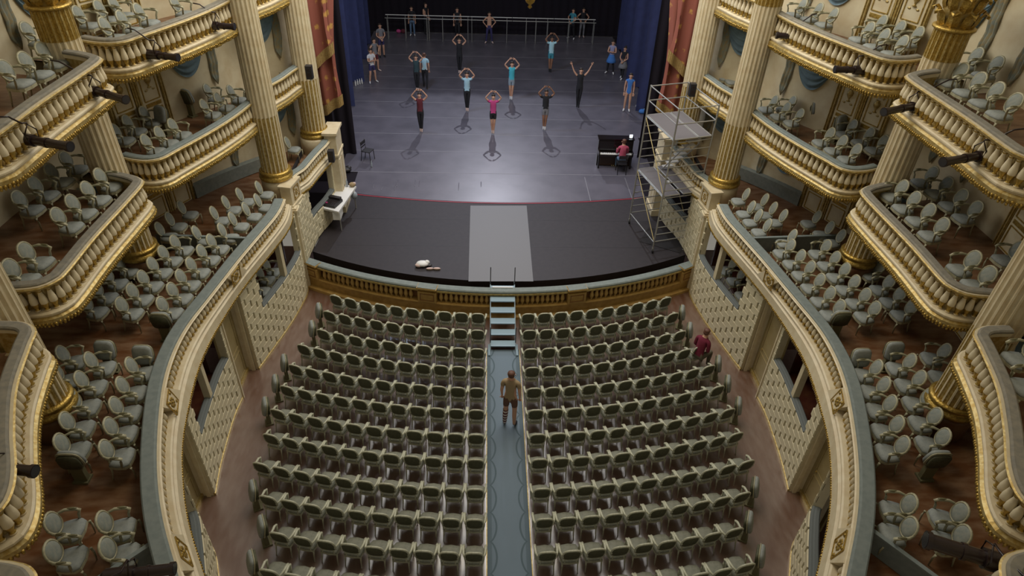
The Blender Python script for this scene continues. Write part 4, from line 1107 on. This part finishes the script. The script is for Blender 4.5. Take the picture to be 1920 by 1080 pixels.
man('dancer in pale blue shirt and long black shorts, arms rounded overhead', 876, 210, top='lightblue', bottom='black', long=2, sleeves=1, shoes='tights', H=1.75)
man('dancer in turquoise vest and pale blue shorts, arms rounded overhead', 958, 188, top='turq', bottom='greyblue', long=1, shoes='white', H=1.75)
man('dancer all in black holding both arms up in a wide V', 1083, 203, top='black', bottom='black', sleeves=0, arms='vee', shoes='black', H=1.80)
man('dancer in dark green top, arms rounded overhead, overlapping a walker in blue', 783, 172, top='darkgreen', bottom='black', H=1.68, skin='skin', shoes='tights')
man('walking person in pale blue shirt and dark trousers behind a dancer', 798, 166, top='lightblue', bottom='black', arms='down', legs='step', sleeves=1, face=PI, hair='hairbrown', H=1.74)
man('dancer in black vest and leggings near the centre left, arms rounded overhead', 862, 139, top='black', bottom='black', shoes='tights', H=1.74)
man('dancer in pale cyan shirt and teal shorts, arms rounded overhead', 1031, 136, top='cyan', bottom='teal', long=1, sleeves=1, skin='skindark', shoes='black', H=1.76)
man('standing person in grey shirt and navy shorts, hands clasped, stage left', 717, 107, top='grey', bottom='navyc', long=1, arms='front', legs='stand', sleeves=1, face=.4, shoes='black', H=1.76, skin='skin')
man('person in grey vest with hand on hip by the left blue curtain', 706, 135, top='grey', bottom='burgundy', long=1, arms='hips', legs='wide', face=.9, shoes='tights', H=1.70)
man('person in white top and navy shorts with arms crossed, left side', 700, 155, top='white', bottom='navyc', long=1, arms='crossed', legs='wide', sleeves=1, face=.6, shoes='white', H=1.66, bun=True)
man('person in black top and blue jeans standing before the barre', 774, 67, top='black', bottom='jeans', arms='down', legs='stand', shoes='white', sleeves=1, H=1.66)
man('slim person in black leaning by the barre, turned sideways', 800, 64, top='black', bottom='black', arms=('down', 'front'), legs='stand', shoes='black', H=1.78, face=.9)
man('person in black vest standing before the barre, left of centre', 858, 73, top='black', bottom='black', arms='down', legs='step', shoes='black', H=1.76)
man('bare-chested man in dark trousers with hands on hips at the barre', 917, 81, top=None, bottom='navyc', arms='hips', legs='wide', shoes='tights', H=1.74)
man('person in teal shirt and black trousers leaning on the barre', 1071, 73, top='teal', bottom='black', arms=('front', 'hips'), legs='wide', sleeves=1, shoes='white', H=1.74, face=-.7)
man('dim person in dark clothes at the right end of the barre', 1090, 70, top='black', bottom='grey', arms='hips', legs='stand', shoes='tights', H=1.70)
man('person in lavender top and blue shorts over black leggings, arms crossed', 1143, 138, top='lavender', bottom='black', arms='crossed', legs='wide', shoes='white', H=1.72, face=-.4, skirt='blue', bun=True)
man('person in black top and pale grey skirt near the right curtain', 1165, 148, top='black', bottom='black', arms='front', legs='step', skirt='grey', shoes='white', H=1.66, face=-.6, bun=True)
man('tall person in blue leotard with bare legs and white shoes by the right curtain', 1174, 208, top='blue', bottom='blue', long=0, arms='down', legs='stand', shoes='white', H=1.78, face=-.2)
p = P1(1163, 322); person('pianist in rose shirt seated with back to the audience', p.x, p.y, 1.008, PI, arms='piano', legs='sit', top='rose', bottom='jeans', sleeves=2, H=1.74, hair='hairbrown', shoes='black', lean=.1)
PN = p
p = at(955, 797, .014); person('man in tan shirt and brown shorts standing in the aisle, one leg striped', p.x, p.y, .014, PI-.25, arms='down', legs='stand', top='tan', bottom='brown', long=1, sleeves=1, H=1.90, shoes='black', stripe=True, hair='hairbrown')
# seated watcher at the outer end of the fourth row
q = at(1306, 672, .5); x, y = q.x, q.y
person('person in maroon jumper seated sideways at the right end of the fourth row', x, y, 0, PI-.9, arms='lap', legs='sit', top='maroon', bottom='khaki', sleeves=2, H=1.85, shoes='black', hair='hairbrown', lean=.25)

# ------------------------------------------------------------ things on the stage
# upright piano
p = at(1150, 313, 1.008)
t = thing('upright_piano', 'black upright piano with white keys on the right of the stage', 'piano', (p.x, p.y+.05, 1.008), -.03)
MB().box((0, .22, .62), (1.48, .36, 1.20)).box((0, .22, 1.235), (1.54, .42, .03)).build('case', 'piano', t)
MB().box((0, .02, .95), (1.40, .03, .40)).build('music_desk', 'piano', t)
MB().box((0, -.12, .62), (1.46, .34, .08)).build('key_bed', 'piano', t)
for sx in (-1, 1):
    MB().box((sx*.71, -.12, .70), (.05, .34, .16)).build('cheek', 'piano', t); MB().box((sx*.68, -.2, .30), (.07, .07, .58)).build('leg', 'piano', t)
MB().box((0, .03, .30), (1.36, .03, .50)).build('lower_panel', 'pianowood', t)
kb = MB().box((0, -.17, .675), (1.34, .17, .02)).build('keyboard', 'white', t)
mb = MB()
for k in range(50):
    if k % 7 not in (2, 6): mb.box((-.655+k*.0262+.013, -.125, .69), (.013, .09, .014))
mb.build('black_keys', 'black', kb)['kind'] = 'stuff'
for k in (-1, 0, 1): MB().box((k*.08, -.02, .06), (.03, .14, .015)).build('pedal', 'brass', t)
lp = thing('clip_lamp', 'small glowing white lamp on top of the piano', 'lamp', (p.x+.62, p.y+.2, 2.27)); MB().box((0, 0, .01), (.10, .08, .02)).build('base', 'white', lp)
mat('lampglow', (.8, .9, 1), emit=(.75, .9, 1, 2.2)); MB().box((0, -.02, .09), (.13, .03, .12)).build('screen', 'lampglow', lp)
def plain_chair(label, x, y, z, rz, m='black'):
    t = thing('plain_chair', label, 'chair', (x, y, z), rz)
    MB().box((0, 0, .45), (.40, .40, .03)).build('seat', m, t); MB().box((0, -.19, .78), (.38, .025, .14)).box((0, -.19, .62), (.38, .02, .05)).build('backrest', m, t)
    for sx in (-1, 1):
        MB().tube((sx*.18, .17, .44), (sx*.19, .20, 0), .016).build('leg', m, t); MB().path([(sx*.18, -.25, 0), (sx*.18, -.18, .44), (sx*.18, -.21, .88)], .016, 6).build('leg', m, t)
    return t
plain_chair('black chair under the pianist', PN.x, PN.y-.06, 1.008, 0)
q = at(691, 300, 1.008); plain_chair('empty black chair standing on the left of the stage', q.x, q.y, 1.008, -1.9)
def bottle(label, p, m='glass', h=.28):
    o = tag(MB().lathe([(.035, 0), (.038, .02), (.038, h*.65), (.015, h*.85), (.015, h)], 10).build('water_bottle', m, None, p), label, 'bottle'); return o
bottle('clear water bottle on the floor by the empty black chair', at(697, 313, 1.008))
# barre
YB = 43.3; XB = at(728, 66, 1.008).x; BL = at(1110, 73, 1.008).x-XB
bt = thing('ballet_barre', 'long pale ballet barre across the back of the stage', 'barre', (0, YB, 1.008))
for dz, dy in ((1.12, 0), (1.02, -.35)):
    for k in range(5): MB().tube((XB+k*BL/5, dy, dz+.3), (XB+(k+1)*BL/5-.03, dy, dz+.3), .026, n=8).build('rail', 'white' if dy == 0 else 'steel', bt)
for x_ in (-5.2, -4.3, -3.2, -3.1, -2.4, -1.1, -.9, .1, .9, 1.9, 2.4, 3.0, 4.1, 5.4):
    x_ = XB+(x_+5.3)/10.8*BL; MB().tube((x_, 0, 0), (x_, 0, 1.4), .022, n=6).tube((x_, -.35, .02), (x_, -.35, 1.3), .022, n=6).tube((x_, -.45, .03), (x_, .15, .03), .022, n=6).build('upright', 'steel', bt)
# scattered items
def heap(name, label, cat, p, parts):
    t = thing(name, label, cat, p)
    for nm, c, r, m in parts: MB().ell(c, r, 10, 6).build(nm, m, t)
    return t
heap('clothes_pile', 'crumpled white and beige clothes dropped on the black apron', 'clothes', at(795, 498, 1.012), [('shirt', (-.05, 0, .08), (.22, .16, .09), 'white'), ('shirt', (-.16, -.06, .06), (.14, .10, .07), 'cloth_tights'), ('shirt', (.10, .05, .10), (.10, .09, .08), 'white'), ('sleeve', (.16, -.03, .04), (.12, .07, .04), 'black')])
for k, (x, y, a_) in enumerate(((806, 505, .1), (819, 505, .0))):
    t = thing('ballet_shoe', 'beige slipper lying beside the clothes, %s one' % ('nearer' if k == 0 else 'outer'), 'shoe', at(x, y, 1.012), a_, 'slippers on the apron')
    MB().ell((0, 0, .035), (.13, .05, .035), 10, 6).build('upper', 'cloth_tights', t); MB().ell((0, 0, .006), (.13, .052, .008), 10, 4).build('sole', 'cloth_tan', t)
tag(heap('cloth_bag', 'bright blue bag on the floor against the right blue curtain', 'bag', at(1204, 213, 1.008), [('sack', (0, 0, .12), (.20, .14, .12), 'cloth_blue'), ('fold', (.12, .04, .16), (.11, .09, .09), 'cloth_lightblue')]), None, None)
heap('cloth_bag', 'white bag hung beside the dancer in blue', 'bag', at(1196, 203, 1.008)+Vector((0, 0, .12)), [('sack', (0, 0, 0), (.14, .09, .12), 'white'), ('fold', (.1, 0, .05), (.09, .07, .08), 'white')])['label'] = 'small white bag beside the dancer in the blue leotard'
for k, (x, y) in enumerate(((667, 161), (671, 159), (675, 158), (679, 157))):
    bottle('water bottle of the row by the left blue curtain, %s from the curtain edge' % ORD[k], at(x, y, 1.008), 'white', .3)['group'] = 'bottles by the left curtain'
heap('jacket', 'red and white jacket heaped on the floor by the barre', 'clothes', at(752, 62, 1.008), [('sleeve', (-.15, 0, .12), (.16, .12, .12), 'cloth_pink'), ('body', (.15, 0, .12), (.18, .12, .14), 'cloth_burgundy')])
heap('black_bag', 'black bag slumped at the foot of the left proscenium', 'bag', at(648, 322, 1.008), [('sack', (0, 0, .10), (.26, .18, .12), 'black'), ('fold', (.12, .05, .17), (.14, .10, .08), 'black')])
# control desk with clutter beside the left stage box
ta, tb, tc, td = at(602, 390, 1.85), at(635, 398, 1.85), at(668, 350, 1.85), at(634, 346, 1.85)
mid = (ta+tb+tc+td)/4
t = thing('control_desk', 'white topped desk by the left stage box holding black equipment', 'desk', (mid.x, mid.y, 1.0))
poly = [(q.x-mid.x, q.y-mid.y) for q in (ta, tb, tc, td)]
MB().prism(poly, .80, .87).build('desk_top', 'white', t)
for x_, y_ in poly: MB().tube((x_*.85, y_*.85, 0), (x_*.85, y_*.85, .8), .025).build('leg', 'steel', t)
MB().box((poly[1][0]-.12, poly[1][1]+.35, .62), (.26, .5, .3)).build('cabinet', 'white', t)
q = at(623, 377, 1.98)
m_ = thing('lighting_console', 'black lighting console on the white desk', 'console', (q.x, q.y, 1.872), -.35)
MB().box((0, 0, .05), (.50, .56, .10)).build('case', 'black', m_); MB().box((0, .2, .14), (.44, .14, .10)).build('screen_hood', 'black', m_)
mb = MB()
for i in range(6):
    for j in range(4): mb.box((-.18+i*.07, -.2+j*.08, .105), (.03, .04, .015))
mb.build('buttons', 'lampblack', m_)['kind'] = 'stuff'; tag(MB().box((0, 0, .02), (.07, .04, .04)).build('pink_cup', 'cloth_pink', None, (q.x-.17, q.y-.14, 1.975)), 'small pink object on the console', 'cup')
bottle('clear bottle standing on the white desk', at(651, 350, 1.872), 'glass', .32)
heap('paper_bag', 'tan paper bag at the stage corner of the desk', 'bag', at(661, 350, 1.872), [('bag', (0, 0, .09), (.13, .09, .09), 'cloth_tan'), ('fold', (.07, .02, .13), (.07, .05, .05), 'cloth_tights')])
heap('headset', 'black headset lying on the white desk', 'headset', at(642, 350, 1.872), [('ear_cup', (-.07, 0, .05), (.05, .05, .05), 'black'), ('ear_cup', (.07, 0, .05), (.05, .05, .05), 'black'), ('band', (0, 0, .10), (.09, .03, .03), 'black')])
heap('plastic_bag', 'translucent grey bag hanging on the edge of the desk', 'bag', at(664, 366, 1.6), [('sack', (0, 0, 0), (.13, .11, .16), 'glass'), ('knot', (0, 0, .16), (.05, .05, .05), 'white')])
t = thing('desk_lamp', 'small white desk lamp by the left stage box', 'lamp', at(634, 344, 1.872)); MB().lathe([(.07, 0), (.07, .02), (.015, .03), (.015, .22)], 10).build('stand', 'black', t); MB().lathe([(.09, .2), (.03, .3)], 10).build('shade', 'white', t)

# ------------------------------------------------------------ scaffold tower
def scaffold():
    A, B_, Cc = at(1172, 414, 1.1), at(1215, 469, 1.1), at(1281, 458, 1.1); D_ = A+(Cc-B_)
    off = Vector((.16, 0, 0)); pts = [Vector((q.x, q.y, 0))+off for q in (A, B_, Cc, D_)]; c = sum(pts, Vector())/4
    t = thing('scaffold_tower', 'aluminium rolling scaffold tower on the right of the apron', 'scaffold', (c.x, c.y, 1.003)); P = [q-c for q in pts]; T = 5.3
    z = lambda q, h: Vector((q.x, q.y, h))
    for i, q in enumerate(P):
        MB().tube(z(q, .18), z(q, T), .028, n=8).build('upright', 'steel', t)
        w_ = MB().tube(z(q, .16), z(q, .2), .035).box((q.x, q.y, .13), (.06, .05, .1)).build('caster_fork', 'steel', t)
        MB().tube((q.x-.025, q.y, .075), (q.x+.025, q.y, .075), .075, n=14).build('wheel', 'black', w_)
    for a, b in ((0, 3), (1, 2)):
        h = .45
        while h < 4.2: MB().tube(z(P[a], h), z(P[b], h), .018, n=6).build('rung', 'steel', t); h += .285
        m_ = (P[a]+P[b])/2
        for h in (4.78, 5.27): MB().tube(z(P[a], h), z(P[b], h), .02, n=6).build('guard_rail', 'steel', t)
    for a, b in ((0, 1), (3, 2)):
        for h in (.42, 2.22, 4.24, 4.78, 5.27): MB().tube(z(P[a], h), z(P[b], h), .02, n=6).build('side_rail', 'steel', t)
        MB().tube(z(P[a], 2.2), z(P[b], .45), .018, n=6).build('diagonal_brace', 'brass', t)
        MB().tube(z(P[a], 4.2), z(P[b], 2.3), .018, n=6).build('diagonal_brace', 'brass', t)
    u = (P[1]-P[0]); v = (P[3]-P[0])
    for h, f0, f1 in ((4.24, .02, .62), (4.24, .66, .97), (2.22, .02, .45), (2.22, .55, .97)):
        q = [P[0]+v*f0, P[1]+v*f0, P[1]+v*f1, P[0]+v*f1]; MB().prism([(k.x, k.y) for k in q], h, h+.035).build('deck_board', 'deck', t)
        d = MB()
        for a, b in zip(q, q[1:]+q[:1]): d.tube(z(a, h+.02), z(b, h+.02), .024, n=6)
        d.build('deck_edge', 'steel', t)
    for k in range(7):
        f = .15+.1*k; q = P[0]+u*f+v*.75; MB().box((q.x, q.y, 2.4+k*.25), (.46, .16, .03), math.atan2(v.y, v.x)).build('tread', 'white', t)
    for g in (.6, .9): MB().tube(z(P[0]+u*.12+v*g, 2.25), z(P[0]+u*.80+v*g, 3.85), .02, n=6).build('ladder_rail', 'steel', t)
    MB().box((0, 0, 2.16), (.3, .12, .05), .5).build('clamp', 'white', t)
scaffold()
tag(MB().box((0, 0, .005), (1.5, 1.1, .01)).build('dark_mat', 'dark', None, tuple(at(1245, 450, 1.003)), -.5), 'dark mat on the apron underneath the scaffold tower', 'mat')
# ------------------------------------------------------------ chandelier tip
t = thing('chandelier', 'gilt foliate tip of the chandelier hanging at the top centre', 'chandelier', (0.19, 12.9, 10.72))
MB().lathe([(.01, 0), (.04, .03), (.02, .07), (.08, .12), (.10, .18), (.05, .24), (.16, .34), (.22, .5), (.10, .7), (.03, .9), (.03, 3.0)], 16).build('finial', 'gold', t)
lf = MB().path([(0, .05, .22), (0, .15, .24), (0, .24, .32), (0, .27, .42)], [.02, .045, .04, .01], 6).mesh('leaf', 'gold')
for k in range(8): put('leaf', lf, t, (0, 0, random.uniform(-.03, .03)), 2*PI*k/8)
for k in range(6):
    a = 2*PI*k/6+.3; MB().path([(0, 0, .75), (math.cos(a)*.4, math.sin(a)*.4, .62), (math.cos(a)*.7, math.sin(a)*.7, .85)], .025, 6).lathe([(.05, 0), (.06, .03), (.02, .16)], 8, (math.cos(a)*.7, math.sin(a)*.7, .84)).build('arm', 'gold', t)
